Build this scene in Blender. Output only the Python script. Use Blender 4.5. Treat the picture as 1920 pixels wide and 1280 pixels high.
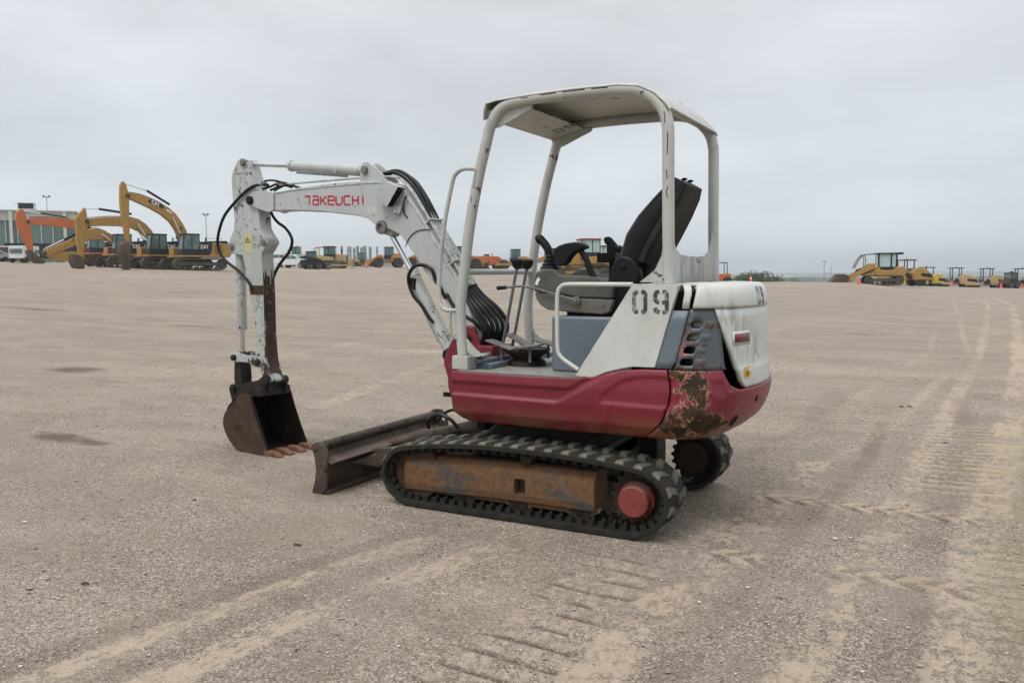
import bpy, bmesh, math, random
import numpy as np
from mathutils import Vector, Matrix, noise as mn
random.seed(7); rng = np.random.default_rng(7)
for o in list(bpy.data.objects): bpy.data.objects.remove(o)
S = bpy.context.scene; COL = S.collection
rad = math.radians

# ------------------------------------------------------------------ camera
CAMP = Vector((-2.211, 4.84, 1.462)); YAW, PIT, ROLL, FPX = -1.081, -.082, -.008, 1527.
fw = Vector((math.cos(YAW)*math.cos(PIT), math.sin(YAW)*math.cos(PIT), math.sin(PIT)))
r_ = fw.cross(Vector((0, 0, 1))).normalized(); u_ = r_.cross(fw)
rr = r_*math.cos(ROLL)+u_*math.sin(ROLL); uu = -r_*math.sin(ROLL)+u_*math.cos(ROLL)
cd = bpy.data.cameras.new('camera'); cam = bpy.data.objects.new('camera', cd); COL.objects.link(cam)
M = Matrix.Identity(4)
for i in range(3): M[i][0], M[i][1], M[i][2], M[i][3] = rr[i], uu[i], -fw[i], CAMP[i]
cam.matrix_world = M; cd.lens = FPX/1920*36; cd.sensor_width = 36; cd.sensor_fit = 'HORIZONTAL'
cd.clip_start = .1; cd.clip_end = 20000
S.camera = cam
# ------------------------------------------------------------------ sky, sun, exposure
SUN_EL, SUN_AZ = rad(58), rad(75)      # az measured from +X counter-clockwise
w = bpy.data.worlds.new('World'); S.world = w; w.use_nodes = True
nt = w.node_tree; nt.nodes.clear(); N_ = nt.nodes.new; L_ = nt.links.new
out = N_('ShaderNodeOutputWorld'); mixs = N_('ShaderNodeMixShader'); L_(mixs.outputs[0], out.inputs[0])
sky = N_('ShaderNodeTexSky'); sky.sky_type = 'NISHITA'; sky.sun_disc = False
sky.sun_elevation = SUN_EL; sky.sun_rotation = math.pi/2-SUN_AZ
b1 = N_('ShaderNodeBackground'); b1.inputs[1].default_value = .07; L_(sky.outputs[0], b1.inputs[0])
tc = N_('ShaderNodeTexCoord'); sep = N_('ShaderNodeSeparateXYZ'); L_(tc.outputs['Generated'], sep.inputs[0])
cr = N_('ShaderNodeValToRGB'); L_(sep.outputs[2], cr.inputs[0])
els = cr.color_ramp.elements
els[0].position = 0.0; els[0].color = (.60, .655, .69, 1)
els[1].position = 1.0; els[1].color = (1.35, 1.40, 1.47, 1)
for p, c in ((.03, (.625, .672, .70)), (.10, (.60, .642, .675)), (.2, (.555, .588, .62)), (.36, (.61, .635, .66)), (.6, (1.0, 1.04, 1.09))):
    e = els.new(p); e.color = (*c, 1)
mp = N_('ShaderNodeMapping'); mp.inputs['Scale'].default_value = (1.2, 1.2, 3.4); L_(tc.outputs['Generated'], mp.inputs[0])
nz = N_('ShaderNodeTexNoise'); nz.inputs['Scale'].default_value = 1.9; nz.inputs['Detail'].default_value = 5; nz.inputs['Roughness'].default_value = .5
L_(mp.outputs[0], nz.inputs['Vector'])
mr = N_('ShaderNodeMapRange'); mr.inputs[1].default_value = .3; mr.inputs[2].default_value = .7; mr.inputs[3].default_value = .80; mr.inputs[4].default_value = 1.15
L_(nz.outputs[0], mr.inputs[0])
vm = N_('ShaderNodeVectorMath'); vm.operation = 'SCALE'; L_(cr.outputs[0], vm.inputs[0]); L_(mr.outputs[0], vm.inputs['Scale'])
b2 = N_('ShaderNodeBackground'); b2.inputs[1].default_value = 1.0; L_(vm.outputs[0], b2.inputs[0])
mixs.inputs[0].default_value = .96; L_(b1.outputs[0], mixs.inputs[1]); L_(b2.outputs[0], mixs.inputs[2])
sd = bpy.data.lights.new('sun', 'SUN'); sd.energy = 1.3; sd.angle = rad(25); sd.color = (1, .97, .92)
so = bpy.data.objects.new('sun', sd); COL.objects.link(so)
sdir = Vector((math.cos(SUN_EL)*math.cos(SUN_AZ), math.cos(SUN_EL)*math.sin(SUN_AZ), math.sin(SUN_EL)))
so.rotation_euler = sdir.to_track_quat('Z', 'Y').to_euler(); so.location = (0, 0, 30)
S.view_settings.view_transform = 'Standard'; S.view_settings.look = 'None'
S.view_settings.exposure = 0.32; S.view_settings.gamma = 1; S.view_settings.use_curve_mapping = False
S.render.engine = 'CYCLES'

# ------------------------------------------------------------------ materials
class NT:
    def __init__(s, name):
        s.m = bpy.data.materials.new(name); s.m.use_nodes = True; s.t = s.m.node_tree; s.t.nodes.clear()
        s.out = s.n('ShaderNodeOutputMaterial'); s.b = s.n('ShaderNodeBsdfPrincipled'); s.l(s.b.outputs[0], s.out.inputs[0])
        s.tc = s.n('ShaderNodeTexCoord')
    def n(s, t, **k):
        x = s.t.nodes.new(t)
        for a, b in k.items(): setattr(x, a, b)
        return x
    def l(s, a, b): s.t.links.new(a, b)
    def put(s, v, sock):
        if hasattr(v, 'is_output'): s.l(v, sock)
        else:
            if isinstance(v, (tuple, list)) and len(v) == 3 and sock.type == 'RGBA': v = (*v, 1)
            sock.default_value = v
    def noise(s, scale, det=4, rough=.55, vec=None, stretch=None, out=0, dist=0):
        x = s.n('ShaderNodeTexNoise'); x.inputs['Scale'].default_value = scale; x.inputs['Detail'].default_value = det
        x.inputs['Roughness'].default_value = rough; x.inputs['Distortion'].default_value = dist
        v = vec or s.tc.outputs['Object']
        if stretch:
            m = s.n('ShaderNodeMapping'); m.inputs['Scale'].default_value = stretch; s.l(v, m.inputs[0]); v = m.outputs[0]
        s.l(v, x.inputs['Vector']); return x.outputs[out]
    def ramp(s, v, a, b, lo=0., hi=1.):
        x = s.n('ShaderNodeMapRange'); x.interpolation_type = 'SMOOTHSTEP'
        s.l(v, x.inputs[0]); x.inputs[1].default_value = a; x.inputs[2].default_value = b
        x.inputs[3].default_value = lo; x.inputs[4].default_value = hi; return x.outputs[0]
    def math(s, op, a, b=0.):
        x = s.n('ShaderNodeMath', operation=op); s.put(a, x.inputs[0]); s.put(b, x.inputs[1]); return x.outputs[0]
    def mix(s, f, a, b):
        x = s.n('ShaderNodeMix', data_type='RGBA'); s.put(f, x.inputs[0]); s.put(a, x.inputs[6]); s.put(b, x.inputs[7]); return x.outputs[2]
    def voro(s, scale, feat='F1', rnd=1., vec=None, out=0):
        x = s.n('ShaderNodeTexVoronoi', feature=feat); x.inputs['Scale'].default_value = scale; x.inputs['Randomness'].default_value = rnd
        s.l(vec or s.tc.outputs['Object'], x.inputs['Vector']); return x.outputs[out]
    def bump(s, h, strength=.3, dist=.01):
        x = s.n('ShaderNodeBump'); x.inputs['Strength'].default_value = strength; x.inputs['Distance'].default_value = dist
        s.l(h, x.inputs['Height']); s.l(x.outputs[0], s.b.inputs['Normal']); return x
    def edge(s, radius=.006):
        x = s.n('ShaderNodeBevel', samples=4); x.inputs['Radius'].default_value = radius
        g = s.n('ShaderNodeNewGeometry'); d = s.n('ShaderNodeVectorMath', operation='DOT_PRODUCT')
        s.l(x.outputs[0], d.inputs[0]); s.l(g.outputs['Normal'], d.inputs[1])
        return s.ramp(d.outputs['Value'], .995, .90)
    def done(s, col, rough=.5, metal=0., spec=None):
        s.put(col, s.b.inputs['Base Color']); s.put(rough, s.b.inputs['Roughness']); s.put(metal, s.b.inputs['Metallic'])
        if spec is not None: s.put(spec, s.b.inputs['Specular IOR Level'])
        return s.m
def plain(name, c, rough=.6, metal=0., var=.25, scale=6., bump=0., spec=None):
    t = NT(name); n = t.noise(scale, 5)
    col = t.mix(t.ramp(n, .3, .7), tuple(x*(1-var) for x in c), tuple(min(1, x*(1+var)) for x in c))
    if bump: t.bump(t.noise(scale*12, 4), bump, .004)
    return t.done(col, rough, metal, spec if spec is not None else (.22 if max(c) < .1 and rough > .3 else .5))
def paint(name, c, c2=None, rough=.42, chip=(.06, .03, .02), chip_lv=.72, chip_s=14., edgew=.5, scratch=0., dust=(.40, .35, .28), dust_a=.35, blot=.3, mid=None, mid_lv=.0, low=None, smear=None):
    """worn machine paint: tone drift, chips through to rust, worn edges, dark scratches, dust lying on up-facing faces"""
    t = NT(name); c2 = c2 or tuple(x*.8 for x in c)
    col = t.mix(t.ramp(t.noise(2.2, 5), .35, .68), c, c2)
    col = t.mix(t.math('MULTIPLY', t.ramp(t.noise(9, 6, .65, stretch=(1, 1, .35)), .5, .75), blot), col, tuple(x*.72 for x in c2))
    if mid: col = t.mix(t.ramp(t.noise(5.5, 7, .62), mid_lv, mid_lv+.05), col, mid)
    if smear:
        for sx_, sy_, sz_, sr_ in smear:
            v = t.n('ShaderNodeVectorMath', operation='SUBTRACT'); t.l(t.tc.outputs['Object'], v.inputs[0]); v.inputs[1].default_value = (sx_, sy_, sz_)
            l = t.n('ShaderNodeVectorMath', operation='LENGTH'); t.l(v.outputs[0], l.inputs[0])
            f = t.math('MULTIPLY', t.ramp(l.outputs['Value'], sr_, sr_*.3), t.ramp(t.noise(14, 7, .7, stretch=(1, 1, .28)), .42, .62)); col = t.mix(t.math('MULTIPLY', f, .75), col, (.20, .205, .195))
    cn = t.noise(chip_s, 7, .66, dist=.3); ch = t.ramp(cn, chip_lv, chip_lv+.025)
    if low:
        sz_ = t.n('ShaderNodeSeparateXYZ'); t.l(t.tc.outputs['Object'], sz_.inputs[0])
        lf = t.ramp(sz_.outputs[2], low[0], low[1], 0., low[2]); ch = t.math('MAXIMUM', ch, t.ramp(t.math('ADD', t.noise(7, 8, .7, stretch=(1.3, 1.3, .6)), lf), .70, .725))
    if edgew > 0:
        e = t.math('MULTIPLY', t.edge(), t.ramp(t.noise(chip_s*1.6, 5, .6), .60-.2*edgew, .66-.2*edgew)); ch = t.math('MAXIMUM', ch, e)
    if scratch > 0:
        vv = t.n('ShaderNodeVectorMath', operation='ADD'); t.l(t.tc.outputs['Object'], vv.inputs[0])
        s2 = t.n('ShaderNodeVectorMath', operation='SCALE'); t.l(t.noise(7, 3, out=1), s2.inputs[0]); s2.inputs['Scale'].default_value = .22; t.l(s2.outputs[0], vv.inputs[1])
        d = t.voro(7., 'DISTANCE_TO_EDGE', vec=vv.outputs[0]); m = t.ramp(d, .022, .010)
        m = t.math('MULTIPLY', m, t.ramp(t.noise(5.5, 3), .62-.14*scratch, .66-.14*scratch))
        d2 = t.voro(26., 'DISTANCE_TO_EDGE', vec=vv.outputs[0]); m2 = t.math('MULTIPLY', t.ramp(d2, .03, .012), t.ramp(t.noise(11, 3), .66, .70))
        ch = t.math('MAXIMUM', ch, t.math('MAXIMUM', m, m2))
    ccol = t.mix(t.ramp(t.noise(30, 4), .45, .65), chip, tuple(min(1, x*2.4) for x in chip))
    col = t.mix(ch, col, ccol)
    g = t.n('ShaderNodeNewGeometry'); sp = t.n('ShaderNodeSeparateXYZ'); t.l(g.outputs['Normal'], sp.inputs[0])
    du = t.math('MULTIPLY', t.ramp(sp.outputs[2], .2, .95), t.ramp(t.noise(8, 5), .3, .75, .3, 1.)); du = t.math('MULTIPLY', du, dust_a)
    col = t.mix(du, col, dust)
    ro = t.math('ADD', rough, t.math('MULTIPLY', t.math('MAXIMUM', ch, du), .35)); ro = t.math('ADD', ro, t.ramp(t.noise(13, 4), .3, .7, -.06, .1))
    bh = t.math('SUBTRACT', t.math('MULTIPLY', t.noise(22, 3), .25), t.math('MULTIPLY', ch, .35))
    t.bump(bh, .35, .004)
    return t.done(col, ro)
def rusty(name, a, b, c, s=6., rough=.8, bump=.5, stretch=None, lv=.5, c_lv=.6):
    t = NT(name)
    col = t.mix(t.ramp(t.noise(s, 7, .62, stretch=stretch), lv-.06, lv+.06), a, b)
    col = t.mix(t.ramp(t.noise(s*2.3, 7, .65, stretch=stretch), c_lv, c_lv+.07), col, c)
    col = t.mix(t.ramp(t.noise(s*9, 4), .35, .7, 0, .45), col, tuple(x*.45 for x in a))
    t.bump(t.noise(s*7, 6, .6), bump, .006)
    return t.done(col, rough, 0, .22)
MT = {}
MT['white'] = paint('faded_white_paint', (.56, .575, .54), (.50, .51, .475), rough=.4, chip=(.035, .025, .02), chip_lv=.69, chip_s=12, edgew=.7, dust=(.45, .40, .32), dust_a=.2, blot=.6)
MT['hoodwhite'] = paint('hood_white_paint', (.56, .575, .54), (.50, .51, .475), rough=.4, chip=(.035, .025, .02), chip_lv=.70, chip_s=12, edgew=.7, dust=(.45, .40, .32), dust_a=.2, blot=.6, smear=((-1.20, .36, 1.12, .20), (-1.19, .42, 1.22, .13), (-1.25, .2, 1.06, .16)))
MT['canopy'] = paint('canopy_grey_white_paint', (.46, .47, .435), (.40, .405, .37), rough=.38, chip=(.06, .028, .02), chip_lv=.64, chip_s=10, edgew=1., dust_a=.22, blot=.75, smear=((-.87, .1, 1.48, .35), (-.87, -.2, 1.5, .2)))
MT['boom'] = paint('boom_white_paint', (.43, .455, .445), (.375, .395, .38), rough=.4, chip=(.03, .025, .02), chip_lv=.70, chip_s=13, edgew=.6, scratch=.05, dust_a=.2, blot=.4)
MT['arm'] = paint('arm_scuffed_paint', (.44, .465, .45), (.37, .385, .365), rough=.45, chip=(.035, .022, .015), chip_lv=.615, chip_s=14, low=(1.7, .45, .24), edgew=1.2, scratch=.8, dust_a=.2, blot=.6)
MT['red'] = None
MT['bluegrey'] = paint('blue_grey_paint', (.135, .165, .20), (.115, .145, .175), rough=.42, chip_lv=.76, chip_s=12, edgew=.4, dust_a=.35, blot=.3)
MT['vent'] = paint('vent_grey_paint', (.075, .092, .105), (.09, .108, .12), rough=.45, chip=(.07, .035, .02), chip_lv=.555, chip_s=12, edgew=.8, dust_a=.15, blot=.6, mid=(.26, .11, .09), mid_lv=.60)
MT['deck'] = paint('deck_grey_paint', (.19, .20, .195), (.15, .155, .15), rough=.55, chip_lv=.62, chip_s=10, edgew=.5, dust_a=.5, blot=.5)
MT['console'] = plain('console_olive_plastic', (.092, .09, .078), .6, var=.18, bump=.1)
MT['console_low'] = plain('console_lower_plastic', (.125, .118, .098), .6, var=.15, bump=.1)
MT['black'] = plain('black_vinyl', (.009, .009, .010), .42, var=.3, scale=9, bump=.25)
MT['seatback'] = plain('brown_black_vinyl', (.020, .016, .014), .6, var=.3, scale=9, bump=.2)
MT['rubber'] = plain('black_hose_rubber', (.011, .011, .012), .38, var=.3)
MT['dark'] = plain('black_recess_shade', (.008, .008, .008), .8, var=.2)  # near-black parts and marks, and shade painted into gaps, holes and slots
MT['chrome'] = plain('chrome_rod', (.62, .64, .66), .12, 1., var=.08)
MT['steel'] = rusty('worn_grey_steel', (.16, .155, .145), (.22, .21, .19), (.10, .06, .035), 10, .55, .3)
MT['grease_shade'] = rusty('greasy_shaded_steel', (.018, .014, .012), (.03, .023, .018), (.07, .04, .024), 8, .6, .5)  # dark grease; also carries the far track frame's shade in its colour
MT['armface'] = rusty('arm_scraped_brown', (.04, .025, .018), (.06, .038, .028), (.30, .30, .27), 7, .7, .4, stretch=(1, 1.5, .5), c_lv=.585)
MT['bucket'] = rusty('bucket_rust', (.060, .036, .026), (.11, .055, .030), (.20, .085, .035), 3, .72, .5, lv=.55, c_lv=.62)
MT['bucket_in'] = rusty('bucket_inside_rust_shade', (.012, .008, .006), (.022, .012, .008), (.12, .052, .018), 4, .7, .5, c_lv=.60)  # shade inside the bucket is put into this near-black rust
MT['teeth'] = rusty('tooth_rust', (.14, .062, .036), (.19, .095, .06), (.07, .035, .024), 12, .75, .4)
MT['blade'] = rusty('blade_brown_steel', (.060, .046, .036), (.09, .068, .052), (.018, .014, .012), 5, .65, .4, c_lv=.56)
MT['blade_face'] = rusty('blade_scraped_steel', (.12, .088, .074), (.075, .054, .043), (.19, .16, .135), 4, .6, .35)
MT['frame'] = rusty('rusted_track_frame', (.088, .075, .062), (.17, .085, .038), (.11, .10, .09), 3.2, .75, .5, stretch=(1, 1, 2.6), lv=.47, c_lv=.56)
MT['sprocket'] = rusty('sprocket_rust', (.05, .032, .022), (.08, .045, .026), (.03, .02, .016), 12, .75, .5)
MT['drum'] = paint('red_oxide_paint', (.20, .036, .027), (.17, .032, .025), rough=.7, chip_lv=.68, edgew=.2, dust_a=.3, blot=.3)
MT['track'] = plain('track_rubber', (.024, .0215, .017), .8, var=.28, scale=14, bump=.5)
def lugmat():
    t = NT('dusty_lug_rubber'); g = t.n('ShaderNodeNewGeometry')
    v = t.noise(14, 5, vec=g.outputs['Position'])
    ng = t.n('ShaderNodeAttribute', attribute_name='top')
    col = t.mix(t.math('MULTIPLY', t.ramp(v, .25, .55, .35, 1.), ng.outputs['Fac']), (.024, .022, .019), (.19, .175, .14))
    t.bump(t.noise(60, 3), .4, .003); return t.done(col, .85, 0, .2)
MT['lug'] = lugmat()
MT['sticker'] = plain('yellow_sticker', (.62, .33, .02), .5, var=.06)
MT['warn'] = rusty('faded_warning_sticker', (.52, .47, .22), (.55, .52, .36), (.05, .045, .03), 12, .6, .05, c_lv=.66)
MT['lettering_red'] = plain('red_lettering', (.40, .018, .05), .45, var=.15)
def stencil():
    t = NT('stencil_black'); n = t.noise(26, 4)
    return t.done(t.mix(t.ramp(n, .45, .68), (.035, .037, .037), (.30, .31, .29)), .5)
MT['stencil'] = stencil()
MT['reflector'] = plain('red_reflector', (.13, .010, .014), .2, var=.3, scale=40)
MT['whitemark'] = plain('white_sticker', (.68, .69, .68), .5, var=.05)
MT['greysticker'] = plain('pale_sticker', (.50, .50, .47), .5, var=.06)
def redmat(name, chips):
    """faded red skirt paint; chips=True adds the big scraped-to-primer area on the rear quarter (house coordinates)"""
    t = NT(name)
    col = t.mix(t.ramp(t.noise(2.4, 5), .32, .68), (.19, .0125, .027), (.145, .010, .021))
    col = t.mix(t.ramp(t.noise(9, 6, .65, stretch=(.6, .6, 2)), .52, .75, 0, .28), col, (.28, .045, .06))
    sp = t.n('ShaderNodeSeparateXYZ'); t.l(t.tc.outputs['Object'], sp.inputs[0])
    low = t.ramp(sp.outputs[2], .72, .555)
    col = t.mix(t.math('MULTIPLY', low, t.ramp(t.noise(6, 6, .6, stretch=(1, 1, 1.8)), .3, .62)), col, (.17, .075, .035))
    cn = t.noise(16, 7, .68, dist=.4)
    ch = t.ramp(cn, .715, .735)
    ch = t.math('MAXIMUM', ch, t.math('MULTIPLY', t.edge(.005), t.ramp(t.noise(20, 5), .55, .6)))
    if chips:
        def blob(cx, cy, cz, rad_, sx=1, sy=1, sz=1):
            v = t.n('ShaderNodeVectorMath', operation='SUBTRACT'); t.l(t.tc.outputs['Object'], v.inputs[0]); v.inputs[1].default_value = (cx, cy, cz)
            v2 = t.n('ShaderNodeVectorMath', operation='MULTIPLY'); t.l(v.outputs[0], v2.inputs[0]); v2.inputs[1].default_value = (sx, sy, sz)
            l = t.n('ShaderNodeVectorMath', operation='LENGTH'); t.l(v2.outputs[0], l.inputs[0])
            return t.ramp(l.outputs['Value'], rad_, 0., 0., 1.)
        f = t.math('MAXIMUM', blob(-1.05, .565, .73, .25, 1.7, 1, .72), blob(-.95, .59, .62, .17, .8, 1, 1.3))
        f = t.math('MAXIMUM', f, t.math('MULTIPLY', blob(-1.13, .45, .63, .20), .7))
        f = t.math('MAXIMUM', f, t.math('MULTIPLY', blob(-1.0, .585, .92, .15, .8, 1, 3.0), .8))
        n1 = t.noise(8.5, 8, .66, dist=.5)
        n1 = t.math('ADD', t.math('MULTIPLY', n1, 1.15), t.math('MULTIPLY', t.noise(30, 5, .7), .55))
        s1 = t.math('ADD', t.math('SUBTRACT', n1, .36), t.math('MULTIPLY', f, .36))
        prim = t.ramp(s1, .625, .633); rust = t.ramp(s1, .662, .672)
        flake = t.ramp(t.noise(34, 5, .6, stretch=(1, 1, 1.6)), .655, .67); rust = t.math('MULTIPLY', rust, t.math('SUBTRACT', 1., flake))
        pc = t.mix(t.ramp(t.noise(26, 4), .4, .6), (.38, .27, .18), (.24, .10, .06))
        col = t.mix(prim, col, pc)
        rc = t.mix(t.ramp(t.noise(12, 6), .4, .62), (.034, .024, .017), (.075, .044, .025))
        col = t.mix(rust, col, rc); ch = t.math('MAXIMUM', ch, rust)
        ch2 = t.math('MAXIMUM', prim, ch)
    else: ch2 = ch
    col = t.mix(t.math('MULTIPLY', ch, .0 if chips else 1.), col, (.08, .04, .03)) if not chips else t.mix(t.ramp(cn, .715, .735), col, (.07, .035, .025))
    d = t.voro(5, 'DISTANCE_TO_EDGE', vec=None); sc = t.math('MULTIPLY', t.ramp(d, .012, .006), t.ramp(t.noise(4, 3), .52, .56))
    t.bump(t.math('SUBTRACT', t.math('MULTIPLY', t.noise(18, 3), .3), t.math('MULTIPLY', ch2, .5)), .35, .004)
    return t.done(col, t.math('ADD', .36, t.math('MULTIPLY', ch2, .4)), 0, t.math('SUBTRACT', .5, t.math('MULTIPLY', ch2, .4)))
MT['red'] = redmat('faded_red_paint', False); MT['redchip'] = redmat('chipped_red_paint', True)
# distant machines
for k, c in (('cat', (.38, .215, .045)), ('catpale', (.42, .29, .12)), ('orange', (.52, .13, .035)), ('orange2', (.50, .20, .045)), ('bomag', (.52, .40, .06)), ('tan', (.45, .30, .15))):
    MT[k] = paint('machine_paint_'+k, c, tuple(x*.85 for x in c), rough=.5, chip=(.08, .05, .03), chip_lv=.62, chip_s=1.3, edgew=0, dust_a=.4, blot=1.2)
MT['mblack'] = plain('machine_black', (.018, .02, .022), .5, var=.3, scale=2)
MT['mtrack'] = rusty('machine_track_steel', (.07, .058, .046), (.10, .08, .06), (.05, .04, .03), 1.5, .8, .3)
MT['mbucket'] = rusty('machine_bucket_steel', (.10, .07, .05), (.07, .05, .038), (.14, .09, .06), 1., .75, .3)
MT['tyre'] = plain('tyre_rubber', (.03, .029, .028), .8, var=.3, scale=3)
MT['bwhite'] = plain('vehicle_white', (.62, .63, .63), .3, var=.05, scale=1)
MT['bsilver'] = plain('vehicle_silver', (.33, .35, .37), .3, .4, var=.05, scale=1)
MT['glass'] = plain('tinted_glass', (.07, .13, .12), .12, var=.35, scale=1.2, spec=.8)
MT['paleglass'] = plain('pale_window', (.35, .46, .44), .15, var=.1, scale=1)
MT['cone'] = plain('cone_orange', (.65, .10, .04), .55, var=.1)
MT['conew'] = plain('cone_white_band', (.65, .65, .63), .5, var=.05)
MT['bwall'] = plain('building_cladding', (.40, .395, .355), .7, var=.06, scale=.3)
MT['bglass'] = plain('building_glass', (.10, .165, .145), .25, var=.18, scale=.15, spec=.6)
MT['bmull'] = plain('white_mullion', (.52, .52, .49), .6, var=.05)
MT['brick'] = plain('brick_wall', (.10, .085, .065), .85, var=.35, scale=1.5)
MT['stack'] = plain('grey_stack', (.13, .155, .17), .8, var=.12, scale=.5)
MT['shed'] = plain('grey_shed', (.30, .33, .34), .7, var=.1, scale=.1)
MT['stone'] = None

# ------------------------------------------------------------------ mesh builder
def smoothpath(pts, n=6, closed=False):
    P = [Vector(p) for p in pts]; m = len(P); out = []
    for i in range(m if closed else m-1):
        p0, p1, p2, p3 = (P[(i-1) % m], P[i], P[(i+1) % m], P[(i+2) % m]) if closed else (P[max(i-1, 0)], P[i], P[i+1], P[min(i+2, m-1)])
        for k in range(n):
            t = k/n
            out.append(.5*((2*p1)+(p2-p0)*t+(2*p0-5*p1+4*p2-p3)*t*t+(3*p1-p0-3*p2+p3)*t**3))
    if not closed: out.append(P[-1])
    return out
def fillet(pts, r, n=5):
    """round every corner of a 2D polygon"""
    m = len(pts); out = []
    for i in range(m):
        a, b, c = (Vector(pts[i-1]), Vector(pts[i]), Vector(pts[(i+1) % m]))
        u, v = (a-b), (c-b); lu, lv = u.length, v.length
        rr_ = min(r, lu*.45, lv*.45); 
        p, q = b+u.normalized()*rr_, b+v.normalized()*rr_
        for k in range(n+1):
            t = k/n; out.append(tuple(p*(1-t)**2+b*2*t*(1-t)+q*t*t))
    return out
class MB:
    def __init__(s): s.v = []; s.f = []
    def add(s, v, f):
        o = len(s.v); s.v += [tuple(p) for p in v]; s.f += [tuple(i+o for i in q) for q in f]; return s
    def box(s, x0, x1, y0, y1, z0, z1, rot=None, c=None):
        v = [Vector((x, y, z)) for x in (x0, x1) for y in (y0, y1) for z in (z0, z1)]
        if rot is not None:
            c = Vector(c or ((x0+x1)/2, (y0+y1)/2, (z0+z1)/2)); v = [rot @ (p-c)+c for p in v]
        return s.add(v, [(0, 1, 3, 2), (4, 6, 7, 5), (0, 4, 5, 1), (2, 3, 7, 6), (0, 2, 6, 4), (1, 5, 7, 3)])
    def prism(s, pts, y0, y1, axis='y', taper=None):
        n = len(pts); A = []; B = []
        for i, (a, b) in enumerate(pts):
            if axis == 'y': A.append((a, y0, b)); B.append((a, y1, b))
            elif axis == 'x': A.append((y0, a, b)); B.append((y1, a, b))
            else: A.append((a, b, y0)); B.append((a, b, y1))
        return s.add(A+B, [tuple(range(n))[::-1], tuple(range(n, 2*n))]+[(i, (i+1) % n, n+(i+1) % n, n+i) for i in range(n)])
    def tube(s, path, r, n=10, caps=True, closed=False):
        P = [Vector(p) for p in path]; m = len(P); R = r if isinstance(r, (list, tuple)) else [r]*m
        up = None; V = []
        for i in range(m):
            if closed: t = P[(i+1) % m]-P[i-1]
            else: t = (P[min(i+1, m-1)]-P[max(i-1, 0)])
            t = t.normalized() if t.length > 1e-9 else Vector((0, 0, 1))
            if up is None: up = Vector((0, 0, 1)) if abs(t.z) < .9 else Vector((0, 1, 0))
            a = up-t*up.dot(t); a.normalize(); up = a; b = t.cross(a)
            for k in range(n):
                q = 2*math.pi*k/n; V.append(P[i]+(a*math.cos(q)+b*math.sin(q))*R[i])
        F = []
        for i in range(m if closed else m-1):
            j = (i+1) % m
            for k in range(n): F.append((i*n+k, i*n+(k+1) % n, j*n+(k+1) % n, j*n+k))
        if caps and not closed: F += [tuple(range(n))[::-1], tuple(range((m-1)*n, m*n))]
        return s.add(V, F)
    def cyl(s, a, b, r, n=16, r2=None): return s.tube([a, b], [r, r if r2 is None else r2], n)
    def lathe(s, c, axis, prof, n=24):
        """prof: (offset along axis, radius)"""
        c = Vector(c); ax = Vector(axis).normalized(); a = ax.orthogonal().normalized(); b = ax.cross(a); V = []; m = len(prof)
        for d, r in prof:
            for k in range(n): q = 2*math.pi*k/n; V.append(c+ax*d+(a*math.cos(q)+b*math.sin(q))*max(r, 1e-4))
        F = [(i*n+k, i*n+(k+1) % n, (i+1)*n+(k+1) % n, (i+1)*n+k) for i in range(m-1) for k in range(n)]
        F += [tuple(range(n))[::-1], tuple(range((m-1)*n, m*n))]
        return s.add(V, F)
    def ball(s, c, r, sq=(1, 1, 1), n=12):
        return s.lathe(c, (0, 0, 1), [(-r*math.cos(math.pi*i/8)*sq[2], r*math.sin(math.pi*i/8)) for i in range(9)], n)
    def loft(s, rings, caps=True):
        n = len(rings[0]); V = [p for r in rings for p in r]
        F = [(i*n+k, i*n+(k+1) % n, (i+1)*n+(k+1) % n, (i+1)*n+k) for i in range(len(rings)-1) for k in range(n)]
        if caps: F += [tuple(range(n))[::-1], tuple(range((len(rings)-1)*n, len(rings)*n))]
        return s.add(V, F)
    def grid(s, G):
        """G: rows of points"""
        n = len(G[0]); V = [p for r in G for p in r]
        return s.add(V, [(i*n+k, i*n+k+1, (i+1)*n+k+1, (i+1)*n+k) for i in range(len(G)-1) for k in range(n-1)])
def build(name, mb, mat, parent=None, smooth=True, bevel=0., solid=0., merge=False, rot=None, loc=None, ang=35, recalc=True):
    me = bpy.data.meshes.new(name); me.from_pydata([tuple(p) for p in mb.v], [], mb.f)
    bm = bmesh.new(); bm.from_mesh(me)
    if merge: bmesh.ops.remove_doubles(bm, verts=bm.verts, dist=1e-4)
    if recalc: bmesh.ops.recalc_face_normals(bm, faces=bm.faces)
    if smooth:
        for f in bm.faces: f.smooth = True
        ca = math.cos(rad(ang))
        for e in bm.edges:
            if len(e.link_faces) == 2: e.smooth = e.link_faces[0].normal.dot(e.link_faces[1].normal) > ca
    bm.to_mesh(me); bm.free()
    if mat is not None: me.materials.append(MT[mat] if isinstance(mat, str) else mat)
    o = bpy.data.objects.new(name, me); COL.objects.link(o)
    if solid:
        m = o.modifiers.new('s', 'SOLIDIFY'); m.thickness = abs(solid); m.offset = -1 if solid > 0 else 1
    if bevel:
        m = o.modifiers.new('b', 'BEVEL'); m.width = bevel; m.segments = 2; m.limit_method = 'ANGLE'; m.angle_limit = rad(40); m.harden_normals = False
    if parent is not None: o.parent = parent
    if rot is not None: o.rotation_euler = rot
    if loc is not None: o.location = loc
    return o
def thing(name, label, cat, loc=(0, 0, 0), rz=0, group=None):
    o = bpy.data.objects.new(name, None); COL.objects.link(o); o.empty_display_size = .3
    o.location = loc; o.rotation_euler = (0, 0, rz); o['label'] = label; o['category'] = cat
    if group: o['group'] = group
    return o
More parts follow.
